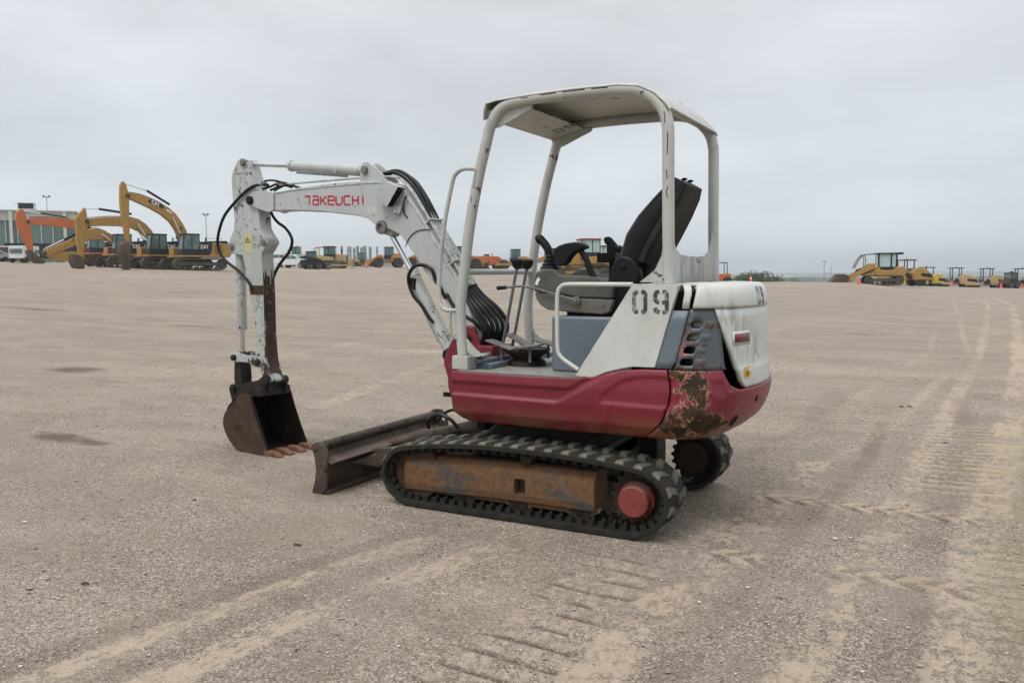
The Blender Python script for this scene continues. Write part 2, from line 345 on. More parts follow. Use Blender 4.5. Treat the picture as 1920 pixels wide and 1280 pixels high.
def tag(o, label=None, cat=None, group=None, kind=None):
    if label: o['label'] = label
    if cat: o['category'] = cat
    if group: o['group'] = group
    if kind: o['kind'] = kind
    return o
def share(src, name, parent, mat=None, loc=(0, 0, 0), rot=(0, 0, 0)):
    o = bpy.data.objects.new(name, src.data); COL.objects.link(o); o.parent = parent; o.location = loc; o.rotation_euler = rot; return o
def strokes(mb, paths, th, fn, depth=.0015):
    """flat lettering: thick poly-strokes in (u, v), mapped on a surface by fn(u, v, d)"""
    for p in paths:
        P = [Vector(q) for q in p]; m = len(P); Lf = []; Rt = []
        for i in range(m):
            d1 = (P[i]-P[i-1]).normalized() if i > 0 else (P[1]-P[0]).normalized()
            d2 = (P[i+1]-P[i]).normalized() if i < m-1 else d1
            t = (d1+d2).normalized() if (d1+d2).length > 1e-6 else d1
            nrm = Vector((-t.y, t.x)); k = th/2/max(.5, nrm.dot(Vector((-d1.y, d1.x))))
            Lf.append(P[i]+nrm*k); Rt.append(P[i]-nrm*k)
        V = [fn(a.x, a.y, depth) for a in Lf]+[fn(a.x, a.y, depth) for a in Rt]
        V += [fn(a.x, a.y, 0) for a in Lf]+[fn(a.x, a.y, 0) for a in Rt]
        F = [(i, i+1, m+i+1, m+i) for i in range(m-1)]+[(2*m+i, i, i+1, 2*m+i+1)[::-1] for i in range(m-1)]+[(m+i, 3*m+i, 3*m+i+1, m+i+1)[::-1] for i in range(m-1)]
        mb.add(V, F)
    return mb
GL = {  # letters in a 1 x 1 cell
 'T': [[(0, 1), (.9, 1)], [(.72, 1), (.72, 0)]], 'A': [[(.05, 1), (.8, 1), (.95, .85), (.95, 0), (.2, 0), (.02, .15), (.02, .42), (.18, .56), (.95, .56)]],
 'K': [[(.08, 1), (.08, 0)], [(.95, 1), (.35, .5), (.95, 0)], [(.08, .5), (.35, .5)]],
 'E': [[(.95, 0), (.15, 0), (0, .15), (0, .85), (.15, 1), (.8, 1), (.95, .85), (.95, .5), (.0, .5)]],
 'U': [[(0, 1), (0, .15), (.15, 0), (.62, 0), (.8, .1)], [(.95, 1), (.95, .14)]], 'C': [[(.95, 1), (.15, 1), (0, .85), (0, .15), (.15, 0), (.95, 0)]],
 'H': [[(.05, 1), (.05, 0)], [(.05, .5), (.9, .5)], [(.9, 1), (.9, 0)]], 'I': [[(.5, 1), (.5, 0)]],
 'c': [[(.9, .8), (.9, 1), (.1, 1), (.1, 0), (.9, 0), (.9, .2)]], 'a': [[(0, 0), (.4, 1), (.6, 1), (1, 0)], [(.2, .35), (.8, .35)]], 't': [[(0, 1), (1, 1)], [(.5, 1), (.5, 0)]],
 '0': [[(.34, 1), (.14, .97), (0, .86), (0, .14), (.14, .03), (.34, 0)], [(.66, 1), (.86, .97), (1, .86), (1, .14), (.86, .03), (.66, 0)]],
 '9': [[(.36, 1), (.12, .96), (0, .86), (0, .62), (.12, .52), (.36, .48)], [(.64, 1), (.88, .97), (1, .86), (1, .14), (.86, .03), (.64, 0)], [(.60, .48), (.86, .48)], [(.0, .22), (.05, .08), (.36, 0)]],
 'm': [[(0, 0), (0, 1), (.5, .3), (1, 1), (1, 0)]], 'g': [[(1, .8), (.8, 1), (.2, 1), (0, .8), (0, .2), (.2, 0), (.8, 0), (1, .2), (1, .5), (.5, .5)]],
}

# ------------------------------------------------------------------ terrain
_AZ = np.radians([-180, -120, -94, -89, -84.7, -78, -63.5, -52, -47, -42, -30, 0, 60, 180])
_SL = np.array([0, -.012, -.0189, -.0161, -.0119, -.0103, .006, .0112, .0118, .0134, .0177, .012, 0, 0])
_DC = np.array([120, 125, 125, 122, 92, 88, 130, 150, 140, 105, 120, 120, 120, 120.])
def _terr(x, y):
    dx, dy = x-CAMP.x, y-CAMP.y; D = np.hypot(dx, dy); az = np.arctan2(dy, dx)
    sl = np.interp(az, _AZ, _SL); dc = np.interp(az, _AZ, _DC)
    zc = CAMP.z+sl*dc
    t = (D-9)/(dc-9); z = zc*np.where(t < 0, 0, np.where(t < .12, t*t/.24, t-.06)/(1-.06))
    over = np.maximum(D-dc, 0); right = np.clip((.004-sl)/.012, 0, 1)
    zo = zc-right*np.minimum(over*.04, 9)-(1-right)*np.minimum(over*.003, 3)
    return np.where(D < dc, z, zo)
def terrain(x, y): return float(_terr(np.array(float(x)), np.array(float(y))))

def axis(lo, hi, st, far, gr):
    c = list(np.arange(lo, hi+st/2, st)); a = [lo]; s = st
    while a[-1] > -far: s *= gr; a.append(a[-1]-s)
    b = [hi]; s = st
    while b[-1] < far: s *= gr; b.append(b[-1]+s)
    return np.array(a[:0:-1]+c+b[1:])
gx = axis(-3.3, 3.4, .02, 5000, 1.06); gy = axis(-4.2, 3.5, .0125, 5000, 1.06)
X, Y = np.meshgrid(gx, gy, indexing='ij')
def vnoise(x, y, s, seed=0):
    """smooth value noise"""
    x = x*s; y = y*s; xi = np.floor(x).astype(np.int64); yi = np.floor(y).astype(np.int64); fx = x-xi; fy = y-yi
    fx = fx*fx*(3-2*fx); fy = fy*fy*(3-2*fy)
    def h(a, b):
        v = (a*374761393+b*668265263+seed*1442695041) & 0x7fffffff; v = ((v ^ (v >> 13))*1274126177) & 0x7fffffff
        return ((v ^ (v >> 16)) & 0xffff)/65535.
    return (h(xi, yi)*(1-fx)*(1-fy)+h(xi+1, yi)*fx*(1-fy)+h(xi, yi+1)*(1-fx)*fy+h(xi+1, yi+1)*fx*fy)
def fbm(x, y, s, o=4, seed=0):
    r = 0; a = 1; t = 0
    for i in range(o): r = r+a*vnoise(x, y, s*2**i, seed+i*7); t += a; a *= .55
    return r/t
Z = _terr(X, Y)
near = np.exp(-(np.hypot(X, Y)/14)**2)
D_ = np.hypot(X-CAMP.x, Y-CAMP.y)
dust = np.zeros_like(X); darkm = np.zeros_like(X); olive = np.zeros_like(X); H = np.zeros_like(X)
n1 = fbm(X, Y, 3., 5, 3); n2 = fbm(X, Y, 12., 4, 11); n3 = fbm(X, Y*.25, 1.2, 4, 5); n4 = fbm(X, Y, .5, 4, 21)
def lane(cx, cy, wid, amp=1., y0=-60, y1=4, edge=.35, press=.0):
    """a wheel lane running roughly along Y; cx at the points cy"""
    global dust, H
    o = np.argsort(cy); c = np.interp(Y, np.array(cy)[o], np.array(cx)[o]); c = c+(n3-.5)*.10+(n1-.5)*.08
    d = np.abs(X-c)/wid; m = np.clip((1-d)/edge, 0, 1)*((Y > y0) & (Y < y1)); m = m*m*(3-2*m)
    f = np.clip((n1*.6+n2*.4-.40)*7, 0, 1)*.55+np.clip((n3-.35)*4, 0, 1)*.45
    dust = np.maximum(dust, m*f*amp); H = H-m*press
    return m
lane([.70, .63, .57, .50, .40, .15, -.3], [3.3, 2.77, 2.36, 1.81, 1.41, .82, -.2], .075, .85, y0=.2)
lane([.28, .23, .23, .13, -.02, -.15, -.45], [3.3, 2.67, 2.25, 1.86, 1.38, .99, .2], .12, 1., y0=.2)
lane([-1.08, -1.12, -1.15, -1.22, -1.35], [3.4, 2.2, 1.2, .4, -1.5], .13, 1., y0=-1.8, edge=.3, press=.006)
lane([-1.72, -1.80, -1.86, -1.93, -2.05, -2.3, -2.9, -4], [3.2, 1.5, .9, .1, -1.4, -5, -14, -40], .13, .85, edge=.6)
lane([-2.25, -2.30, -2.42, -2.62, -2.85, -3.4, -5], [2.6, .8, -.3, -2.1, -4.7, -12, -40], .17, 1., edge=.6)
lane([-1.0, -1.2, -1.30, -1.55, -1.85, -2.6], [1, -.5, -1.4, -2.3, -4, -12], .10, .6, edge=.7)
lane([-.3, -.5, -.75, -1.0, -1.2, -2.], [1, -.2, -.9, -2., -3.9, -12], .09, .45, y0=-20, edge=.7)
for c0, sl_, wd_, am_ in ((4.5, .9, .2, .6), (6.2, .95, .22, .6), (2.2, -.12, .15, .45), (1.0, -.18, .14, .5), (9, .6, .25, .5), (-4.2, -.2, .2, .6), (-6, -.25, .25, .6)):
    lane([c0+sl_*30, c0, c0-sl_*3], [-40, -10, 0], wd_, am_, y0=-60, y1=-2, edge=.6)
# far and left field: long soft streaks along the driving direction
dust = np.maximum(dust, np.clip((fbm(X*.16, Y*.9, .55, 4, 31)-.55)*5, 0, 1)*.5*np.clip((D_-8)/6, 0, 1))
dust = np.maximum(dust, np.clip((fbm(X*1.1, Y*.35, .8, 4, 41)-.60)*6, 0, 1)*.4*(X < -1.))
# band pressed by a crawler: grouser bars across X, pitch .155 m
gm = np.clip((.23-np.abs(X+.80-(Y-1.6)*.03+(n3-.5)*.05))/.04, 0, 1)*np.clip((2.95-Y)/.4, 0, 1)*np.clip((Y-.85)/.2, 0, 1)
ph = np.mod(Y+(X+.8)*.06+(n1-.5)*.012, .152)/.152
bar = np.exp(-((ph-.5)/.085)**2)
gk = np.clip((n1-.22)*6, 0, 1)
H -= gm*(.003+bar*gk*.014); dust = np.where(gm > .01, np.maximum(dust*(1-gm), gm*(.30+.3*(n2-.5))*(1-bar*gk)), dust); darkm = np.maximum(darkm, gm*bar*gk*np.clip((n2-.34)*6, 0, 1)*1.1)  # pressed bars are also coloured darker
def damplane(cx, cy, wid, amp, y0, y1):
    global darkm
    o = np.argsort(cy); c = np.interp(Y, np.array(cy)[o], np.array(cx)[o])+(n3-.5)*.12; m = np.clip((1-np.abs(X-c)/wid)/.5, 0, 1)*np.clip((Y-y0)/.4, 0, 1)*np.clip((y1-Y)/.4, 0, 1)
    darkm = np.maximum(darkm, m*np.clip((n1*.5+n3*.5-.25)*4, 0, 1)*amp); 
damplane([.88, .80, .72, .62, .5, .3], [3.3, 2.77, 2.36, 1.81, 1.3, .8], .10, .30, .4, 4); damplane([.48, .42, .36, .25, .1], [3.3, 2.6, 2.1, 1.5, .9], .08, .28, .5, 4)
damplane([-1.30, -1.36, -1.42, -1.5, -1.7], [3.4, 2, 1, 0, -2], .09, .32, -4, 4); damplane([-2.02, -2.1, -2.2, -2.4], [3, 1, -.5, -3], .12, .28, -6, 4); damplane([-.4, -.7, -1.1], [.4, -1, -3], .2, .22, -6, 1)
# the berm beside it
H += .010*np.exp(-((X+1.07+(n3-.5)*.06)/.035)**2)*np.clip((3.2-Y), 0, 1)*np.clip(Y-.9, 0, 1)
# chevron tread prints left by tractor tyres, running along X
def chevrons(yc, x0, x1, half, pitch, amp):
    global H, dust, darkm
    m = np.clip((half-np.abs(Y-yc-(n3-.5)*.03))/.03, 0, 1)*np.clip((X-x0)/.15, 0, 1)*np.clip((x1-X)/.15, 0, 1)
    p = np.mod(X+np.abs(Y-yc)*.9+np.where(Y > yc, pitch/2, 0), pitch)/pitch; pad = np.clip((.33-np.abs(p-.5))/.08, 0, 1)
    k = np.clip((n1-.30)*5, 0, 1); H += m*k*(pad*.016-.006)*amp
    dust = np.where(m > .02, np.maximum(dust*(1-m*.8), m*k*pad*.9*amp), dust)
    ed = np.clip(1-np.abs(p-.5-.33)/.07, 0, 1); darkm = np.maximum(darkm, m*k*np.maximum(ed, (1-pad)*.35)*amp)  # pad edges and the gaps between pads coloured darker
chevrons(-.57, -2.55, -1.05, .125, .16, 1.); chevrons(.67, -2.45, -1.05, .125, .18, .9); chevrons(.04, -1.35, -.95, .08, .17, .7)
# smaller grouser prints on the right
def bars(x0, x1, y0, y1, pitch, amp):
    global H, dust, darkm
    m = np.clip((X-x0)/.08, 0, 1)*np.clip((x1-X)/.08, 0, 1)*np.clip((Y-y0)/.2, 0, 1)*np.clip((y1-Y)/.2, 0, 1)*np.clip((n1-.33)*5, 0, 1)
    p = np.mod(Y+(n1-.5)*.05-(X)*.08, pitch)/pitch; b = np.exp(-((p-.5)/.16)**2)
    H -= m*b*.010*amp; dust = np.maximum(dust, m*(1-b)*.5*amp); darkm = np.maximum(darkm, m*b*.55*amp)  # bar grooves coloured darker, ground between them dusted
bars(-2.65, -2.05, -3.9, -1.0, .15, 1.); bars(-1.75, -1.2, -5.6, -3.3, .17, .6); bars(-2.9, -2.35, -.3, 1.5, .13, .6); bars(-3.2, -2.5, -9, -5.5, .17, .5)
# olive damp tint at the lower right, damp brown patches in the field
olive = np.clip(1-np.abs(X+2.72)/.42, 0, 1)*np.clip((2.4-Y)/.6, 0, 1)*np.clip((Y+4)/2, 0, 1)*np.clip(n1*2-.3, 0, 1)
for px, py, sx, sy in ((23.8, -11., 1.3, .30), (21.9, -11.7, .5, .2), (9.7, -3.1, .55, .26), (4.95, .25, .55, .16), (20., -21.8, 1.2, .4), (-.6, -15.9, .5, .3), (14, -9.5, 1.0, .15), (28, -20, 2.2, .3), (3.0, -17, .9, .25)):
    q = np.hypot((X-px)/sx*.9, (Y-py)/sy*.9)+(n1-.5)*2.0+(n2-.5)*.8; darkm = np.maximum(darkm, np.clip((1.0-q)*1.4, 0, 1)*.9)
H += (fbm(X, Y, 1.3, 4, 61)-.5)*.030*near+(n2-.5)*.006*near
flat = np.clip((np.hypot(np.maximum(np.abs(X)-.95, 0), np.maximum(np.abs(Y)-.75, 0)))/.5, 0, 1)
H *= np.where(H > 0, flat, 1)
foot = np.clip((1.02-np.abs(X))/.1, 0, 1)*np.clip((.22-np.abs(np.abs(Y)-.57))/.06, 0, 1); H = H+(.013-H)*foot*.9+(n2-.5)*.006*foot
H = H*np.clip(1.6-D_/40, 0, 1)+(fbm(X, Y, .12, 4, 71)-.5)*.25*np.clip((D_-14)/25, 0, 1)*np.clip(1.8-D_/90, .15, 1)
Zg = Z+H
me = bpy.data.meshes.new('ground'); nx, ny = X.shape; nv = nx*ny
me.vertices.add(nv); me.vertices.foreach_set('co', np.stack([X, Y, Zg], -1).astype(np.float32).ravel())
ii = (np.arange(nx-1)[:, None]*ny+np.arange(ny-1)[None]).ravel(); quads = np.stack([ii, ii+ny, ii+ny+1, ii+1], -1).astype(np.int32)
nf = len(quads); me.loops.add(nf*4); me.polygons.add(nf); me.loops.foreach_set('vertex_index', quads.ravel())
me.polygons.foreach_set('loop_start', np.arange(0, nf*4, 4, dtype=np.int32)); me.polygons.foreach_set('use_smooth', np.ones(nf, dtype=bool))
me.update(calc_edges=True)
for nm, a in (('dust', dust), ('damp_dark', darkm), ('olive', olive)):
    at = me.attributes.new(nm, 'FLOAT', 'POINT'); at.data.foreach_set('value', a.astype(np.float32).ravel())
def groundmat():
    t = NT('gravel_yard'); P = t.tc.outputs['Object']
    A = lambda n: t.n('ShaderNodeAttribute', attribute_name=n).outputs['Fac']
    big = t.ramp(t.noise(.35, 5, .6), .3, .7); med = t.ramp(t.noise(2.6, 6, .65), .32, .68)
    base = t.mix(big, (.285, .236, .186), (.245, .208, .168)); base = t.mix(t.math('MULTIPLY', med, .75), base, (.195, .163, .130))
    # far streaks
    st = t.ramp(t.noise(.75, 8, .68, stretch=(.5, 1.4, 1)), .46, .58); base = t.mix(t.math('MULTIPLY', st, .55), base, (.365, .308, .248))
    st2 = t.ramp(t.noise(.9, 8, .70, stretch=(.5, 1.5, 1)), .56, .66); base = t.mix(t.math('MULTIPLY', st2, .5), base, (.165, .122, .09))
    # grains
    c1 = t.voro(150, out=1); s1 = t.n('ShaderNodeSeparateColor'); t.l(c1, s1.inputs[0]); v1 = s1.outputs[0]
    c2 = t.voro(75, out=1); s2 = t.n('ShaderNodeSeparateColor'); t.l(c2, s2.inputs[0]); v2 = s2.outputs[0]
    dustf = t.math('MULTIPLY', A('dust'), 1.)
    free = t.math('SUBTRACT', 1., t.math('MULTIPLY', dustf, .45))
    gpatch = t.ramp(t.noise(1.1, 5, .6), .34, .62, .45, 1.)
    amt = t.math('MULTIPLY', free, gpatch)
    light = t.math('MULTIPLY', t.ramp(v1, .62, .92), amt); dark = t.math('MULTIPLY', t.ramp(v1, .34, .06), amt)
    col = t.mix(t.math('MULTIPLY', light, .8), base, (.50, .465, .41)); col = t.mix(t.math('MULTIPLY', dark, .9), col, (.085, .07, .056))
    l2 = t.math('MULTIPLY', t.ramp(v2, .90, .98), amt); d2 = t.math('MULTIPLY', t.ramp(v2, .12, .03), amt)
    col = t.mix(t.math('MULTIPLY', l2, .6), col, (.58, .55, .49)); col = t.mix(t.math('MULTIPLY', d2, .6), col, (.10, .075, .055))
    grey = t.math('MULTIPLY', t.ramp(t.noise(.8, 4), .45, .62), amt); col = t.mix(t.math('MULTIPLY', grey, .22), col, (.29, .275, .25))
    fine = t.noise(150, 3, .7); col = t.mix(t.ramp(fine, .35, .72, 0, .35), col, (.15, .125, .10))
    dn = t.ramp(t.noise(13, 8, .74, stretch=(1.5, .8, 1)), .40, .58)
    dfac = t.ramp(t.math('ADD', t.math('MULTIPLY', dustf, .70), t.math('MULTIPLY', dn, .55)), .46, .86)
    dc = t.mix(t.ramp(fine, .3, .7), (.46, .378, .298), (.375, .308, .242))
    col = t.mix(t.math('MULTIPLY', dfac, .72), col, dc)
    dm = A('damp_dark'); col = t.mix(t.math('MULTIPLY', dm, .85), col, (.075, .055, .042))
    col = t.mix(t.math('MULTIPLY', A('olive'), .5), col, (.25, .215, .12))
    hs_ = t.n('ShaderNodeVectorMath', operation='MULTIPLY'); t.l(col, hs_.inputs[0]); hs_.inputs[1].default_value = (1.04, .99, .945); col = hs_.outputs[0]
    # bump: grains fade in dust
    e1 = t.voro(150, 'F1'); e2 = t.voro(75, 'F1')
    h = t.math('ADD', t.math('MULTIPLY', t.math('SUBTRACT', .6, e1), .5), t.math('MULTIPLY', t.math('SUBTRACT', .6, e2), .5))
    h = t.math('MULTIPLY', h, free); h = t.math('ADD', h, t.math('MULTIPLY', t.noise(60, 5, .7), .8))
    t.bump(h, .75, .012)
    return t.done(col, .92, 0, .25)
me.materials.append(groundmat()); me.update()
ground = bpy.data.objects.new('ground', me); COL.objects.link(ground); ground['kind'] = 'structure'
del me
# loose gravel lying on the near yard: real stones, one object
def gravel(n, name):
    ico = [(0, 0, 1), (.89, 0, .45), (.28, .85, .45), (-.72, .53, .45), (-.72, -.53, .45), (.28, -.85, .45), (0, 0, -.6)]
    V0 = np.array(ico); F0 = np.array([(0, 1, 2), (0, 2, 3), (0, 3, 4), (0, 4, 5), (0, 5, 1), (1, 6, 2), (2, 6, 3), (3, 6, 4), (4, 6, 5), (5, 6, 1)])
    az = rng.uniform(rad(-102), rad(-22), n*3); d = 2.6+rng.random(n*3)**1.5*10
    x = CAMP.x+d*np.cos(az); y = CAMP.y+d*np.sin(az)
    ix = np.clip(np.searchsorted(gx, x), 1, nx-1); iy = np.clip(np.searchsorted(gy, y), 1, ny-1)
    keep = (rng.random(len(x)) > dust[ix, iy]*1.3) & (vnoise(x, y, 1.4, 9)+rng.random(len(x))*.7 > .55); x = x[keep][:n]; y = y[keep][:n]; ix = ix[keep][:n]; iy = iy[keep][:n]
    d = np.hypot(x-CAMP.x, y-CAMP.y); m = len(x)
    s = (.0022+.0042*rng.random(m)**3+.006*(rng.random(m) > .988))*(1+d*.05)
    a = rng.uniform(0, 6.28, m); sx = rng.uniform(.7, 1.3, m); sz = rng.uniform(.4, .8, m)
    jit = rng.uniform(.75, 1.2, (m, 7, 1)); P = V0[None]*jit
    vx = P[..., 0]*sx[:, None]; vy = P[..., 1]
    c, s_ = np.cos(a)[:, None], np.sin(a)[:, None]
    Q = np.stack([x[:, None]+(vx*c-vy*s_)*s[:, None], y[:, None]+(vx*s_+vy*c)*s[:, None], Zg[ix, iy][:, None]+(P[..., 2]*sz[:, None]+.25)*s[:, None]], -1)
    f = (F0[None]+(np.arange(m)*7)[:, None, None]).reshape(-1, 3)
    me = bpy.data.meshes.new(name); me.from_pydata(Q.reshape(-1, 3).tolist(), [], f.tolist())
    t = NT('gravel_stone'); g = t.n('ShaderNodeNewGeometry'); r = g.outputs['Random Per Island']
    col = t.mix(t.ramp(r, .0, .5), (.15, .125, .10), (.31, .275, .235)); col = t.mix(t.ramp(r, .80, .95), col, (.56, .54, .49))
    me.materials.append(t.done(col, .85)); o = bpy.data.objects.new(name, me); COL.objects.link(o); o['kind'] = 'stuff'
    o['label'] = 'loose pale and brown gravel grains scattered over the yard'
    return o
gravel(26000, 'loose_gravel')

# ================================================================== MINI EXCAVATOR
PSI = -.016; BE = rad(-4.5)
mx = thing('mini_excavator', 'grey-white and red mini excavator with open canopy, rusty tracks and bucket on the gravel', 'mini excavator')
# ---- crawler tracks
TK = [(.19, .455), (.47, .437), (.69, .41), (.83, .378), (.905, .315), (.945, .235), (.93, .15), (.875, .075), (.79, .03), (.70, .018), (.45, .018), (.2, .018), (-.05, .018), (-.3, .018), (-.5, .018), (-.65, .018), (-.76, .025), (-.86, .07), (-.925, .145), (-.95, .235), (-.93, .315), (-.875, .375), (-.78, .412), (-.57, .437), (-.2, .455)]
tp = smoothpath([(x, 0, z) for x, z in TK], 8, True)
acc = [0]
for i in range(len(tp)): acc.append(acc[-1]+(tp[(i+1) % len(tp)]-tp[i]).length)
PER = acc[-1]
def along(s):
    s %= PER; i = max(0, min(len(tp)-1, int(np.searchsorted(acc, s))-1)); t = (s-acc[i])/max(1e-9, acc[i+1]-acc[i])
    a, b = tp[i], tp[(i+1) % len(tp)]; p = a.lerp(b, t); d = (b-a).normalized(); return p, d
def band_mesh():
    m = MB(); n = 96; secs = []
    prof = [(-.15, -.004), (-.135, .0), (.135, .0), (.15, -.004), (.15, -.028), (.11, -.030), (.03, -.026), (-.03, -.026), (-.11, -.030), (-.15, -.028)]
    for i in range(n):
        p, d = along(PER*i/n); nrm = Vector((-d.z, 0, d.x))   # outward (path runs forward over the top then back below)
        if nrm.dot(p-Vector((0, 0, .23))) < 0: nrm = -nrm
        secs.append([(p.x+nrm.x*h, y, p.z+nrm.z*h) for y, h in prof])
    k = len(prof); V = [q for s in secs for q in s]
    m.add(V, [(i*k+j, i*k+(j+1) % k, ((i+1) % n)*k+(j+1) % k, ((i+1) % n)*k+j) for i in range(n) for j in range(k)])
    return m
def lug_mb(side):
    """one slanted rubber lug; x along the belt, y across, z outward; footprint is a bent bar with a broad outer end"""
    m = MB(); s = side
    base = [(-.020, .150*s), (.038, .150*s), (.044, .10*s), (.010, .004*s), (-.040, .004*s), (-.012, .10*s)]
    top = [(-.012, .136*s), (.030, .136*s), (.034, .10*s), (.004, .012*s), (-.032, .012*s), (-.004, .10*s)]
    m.add([(x, y, -.004) for x, y in base]+[(x, y, .0095) for x, y in top], [tuple(range(6)), tuple(range(6, 12))]+[(i, (i+1) % 6, 6+(i+1) % 6, 6+i) for i in range(6)])
    return m
def guide_mb():
    m = MB(); base = [(-.014, -.028), (.014, -.028), (.014, .028), (-.014, .028)]; top = [(-.008, -.016), (.008, -.016), (.008, .016), (-.008, .016)]
    for c in (-.055, .055): m.add([(x, y+c, .0) for x, y in base]+[(x, y*.6+c, -.042) for x, y in top], [(0, 1, 2, 3), (4, 5, 6, 7)]+[(i, (i+1) % 4, 4+(i+1) % 4, 4+i) for i in range(4)])
    m.box(-.018, .018, -.105, -.085, -.034, .0); m.box(-.018, .018, .085, .105, -.034, 0)
    m.box(-.010, .010, -.12, .12, -.006, .0)
    return m
LUG = {}
def lugmesh(side, parent):
    o = build('tread_lug', lug_mb(side), 'lug', parent, smooth=False)
    at = o.data.attributes.new('top', 'FLOAT', 'POINT')
    at.data.foreach_set('value', [0.]*6+[1., 1., .55, .3, .3, .55]); return o
def rubber_track(yc):
    band = build('rubber_track', band_mesh(), 'track', mx, smooth=True, ang=50); band.location = (0, yc, 0)
    if yc < 0: band['label'] = 'far rubber track half hidden behind the red body'
    n = int(round(PER/.108))
    for side in (1, -1):
        for i in range(n):
            s = PER*(i+(.5 if side < 0 else 0))/n; p, d = along(s); nrm = Vector((-d.z, 0, d.x))
            if nrm.dot(p-Vector((0, 0, .23))) < 0: nrm = -nrm
            if side not in LUG: LUG[side] = lugmesh(side, band); o = LUG[side]
            else: o = share(LUG[side], 'tread_lug', band)
            yy = nrm.cross(Vector((d.x, 0, d.z))); xx = Vector((d.x, 0, d.z)); mtx = Matrix((xx, Vector((0, 1, 0)), nrm)).transposed()
            if mtx.determinant() < 0: mtx = Matrix((-xx, Vector((0, 1, 0)), nrm)).transposed()
            o.matrix_local = Matrix.Translation(p)@mtx.to_4x4()
    ng = int(round(PER/.066)) if yc > 0 else int(round(PER/.13))
    for i in range(ng):
        p, d = along(PER*(i+.25)/ng); nrm = Vector((-d.z, 0, d.x))
        if nrm.dot(p-Vector((0, 0, .23))) < 0: nrm = -nrm
        if 'g' not in LUG: LUG['g'] = build('guide_lug', guide_mb(), 'track', band, smooth=False); o = LUG['g']
        else: o = share(LUG['g'], 'guide_lug', band)
        xx = Vector((d.x, 0, d.z)); mtx = Matrix((xx, Vector((0, 1, 0)), nrm)).transposed()
        if mtx.determinant() < 0: mtx = Matrix((-xx, Vector((0, 1, 0)), nrm)).transposed()
        o.matrix_local = Matrix.Translation(p-nrm*.028)@mtx.to_4x4()
rubber_track(.57); rubber_track(-.57)
# ---- track frames with sprocket, idler, rollers
def track_frame(s, fm='frame'):
    m = MB(); xs = [-.50, -.063, .009, .80]; rows = [(.575, .350), (.615, .343), (.662, .295), (.665, .262), (.665, .167), (.655, .125), (.60, .10), (.46, .10), (.46, .335)]
    V = []; F = []
    for x in xs:
        for y, z in rows: V.append((x, y*s, z-.018*(x > .5)))
    k = len(rows)
    for i in range(3):
        for j in range(k):
            if i == 1 and j == 3: continue
            F.append((i*k+j, i*k+(j+1) % k, (i+1)*k+(j+1) % k, (i+1)*k+j))
    F += [tuple(range(k)), tuple(range(3*k, 4*k))]
    m.add(V, F)
    # inner walls of the square hole
    m.add([(x, y*s, z) for y in (.665, .585) for x, z in ((-.063, .167), (.009, .167), (.009, .262), (-.063, .262))], [(0, 1, 5, 4), (1, 2, 6, 5), (2, 3, 7, 6), (3, 0, 4, 7), (4, 5, 6, 7)])
    f = build('track_frame', m, fm, mx, smooth=False, bevel=.006)
    lower = [(.77, .125), (.77, .104), (.43, .094), (.40, .070), (.345, .066), (.295, .094), (.085, .094), (.05, .068), (-.05, .066), (-.09, .094), (-.31, .094), (-.36, .066), (-.44, .066), (-.475, .09), (-.52, .115), (-.53, .135)]
    g = MB(); g.prism(lower, .600*s, .632*s); build('roller_guard', g, fm, f, smooth=False, bevel=.003)
    for x in (.37, .0, -.40):
        b = MB(); b.lathe((x, .628*s, .088), (0, s, 0), [(0, .016), (.012, .016), (.012, .007), (.016, .007)], 8); build('roller_bolt', b, 'grease_shade', f)
        r = MB(); r.lathe((x, .46*s, .085), (0, s, 0), [(0, .03), (0, .065), (.04, .065), (.05, .045), (.13, .045), (.14, .065), (.18, .065), (.18, .03)], 20); build('track_roller', r, 'grease_shade', f)
    c = MB(); c.lathe((-.063, .50*s, .378), (0, s, 0), [(0, .036), (.155, .036), (.16, .030), (.160, .018), (.165, .016)], 20); build('carrier_roller', c, 'grease_shade', f)
    w = MB(); w.lathe((.715, .50*s, .225), (0, s, 0), [(0, .06), (0, .17), (.035, .175), (.04, .14), (.10, .14), (.105, .175), (.14, .17), (.14, .06)], 32); build('idler_wheel', w, 'sprocket', f)
    # sprocket, toothed
    t = MB(); n = 19; ring = []
    for i in range(n*4):
        a = 2*math.pi*i/(n*4); r = (.165, .165, .146, .146)[i % 4]; ring.append((-.738+r*math.cos(a), .22+r*math.sin(a)))
    t.prism(ring, .545*s, .585*s); t.lathe((-.738, .50*s, .22), (0, s, 0), [(0, .11), (.10, .11), (.115, .10)], 28)
    build('sprocket', t, 'sprocket', f, smooth=False)
    d = MB(); d.lathe((-.738, .585*s, .22), (0, s, 0), [(0, .102), (.045, .102), (.06, .090), (.108, .086), (.114, .080)], 36)
    for k in range(8):
        a = 2*math.pi*k/8+.2; d.lathe((-.738+.096*math.cos(a), .628*s, .22+.096*math.sin(a)), (0, s, 0), [(0, .009), (.012, .009)], 6)
    dd = build('drive_hub', d, 'drum', f, ang=30)
    for q in (0, .06):
        b = MB(); b.lathe((-.738-q, .699*s, .218), (0, s, 0), [(0, .013), (.004, .013), (.004, .008), (.0015, .008)], 10); build('plug', b, 'drum', dd)
    return f
track_frame(1); tf = track_frame(-1, 'grease_shade')  # far frame takes dark steel: its shade is put into the colour
m = MB(); m.box(-.42, .50, -.34, .34, .22, .42); m.box(-.30, .40, -.47, .47, .17, .37); m.prism([(-.30, .50), (.34, .50), (.46, .40), (.46, .30), (-.42, .30), (-.42, .40)], -.30, .30)
build('undercarriage_frame', m, 'grease_shade', mx, smooth=False, bevel=.015)
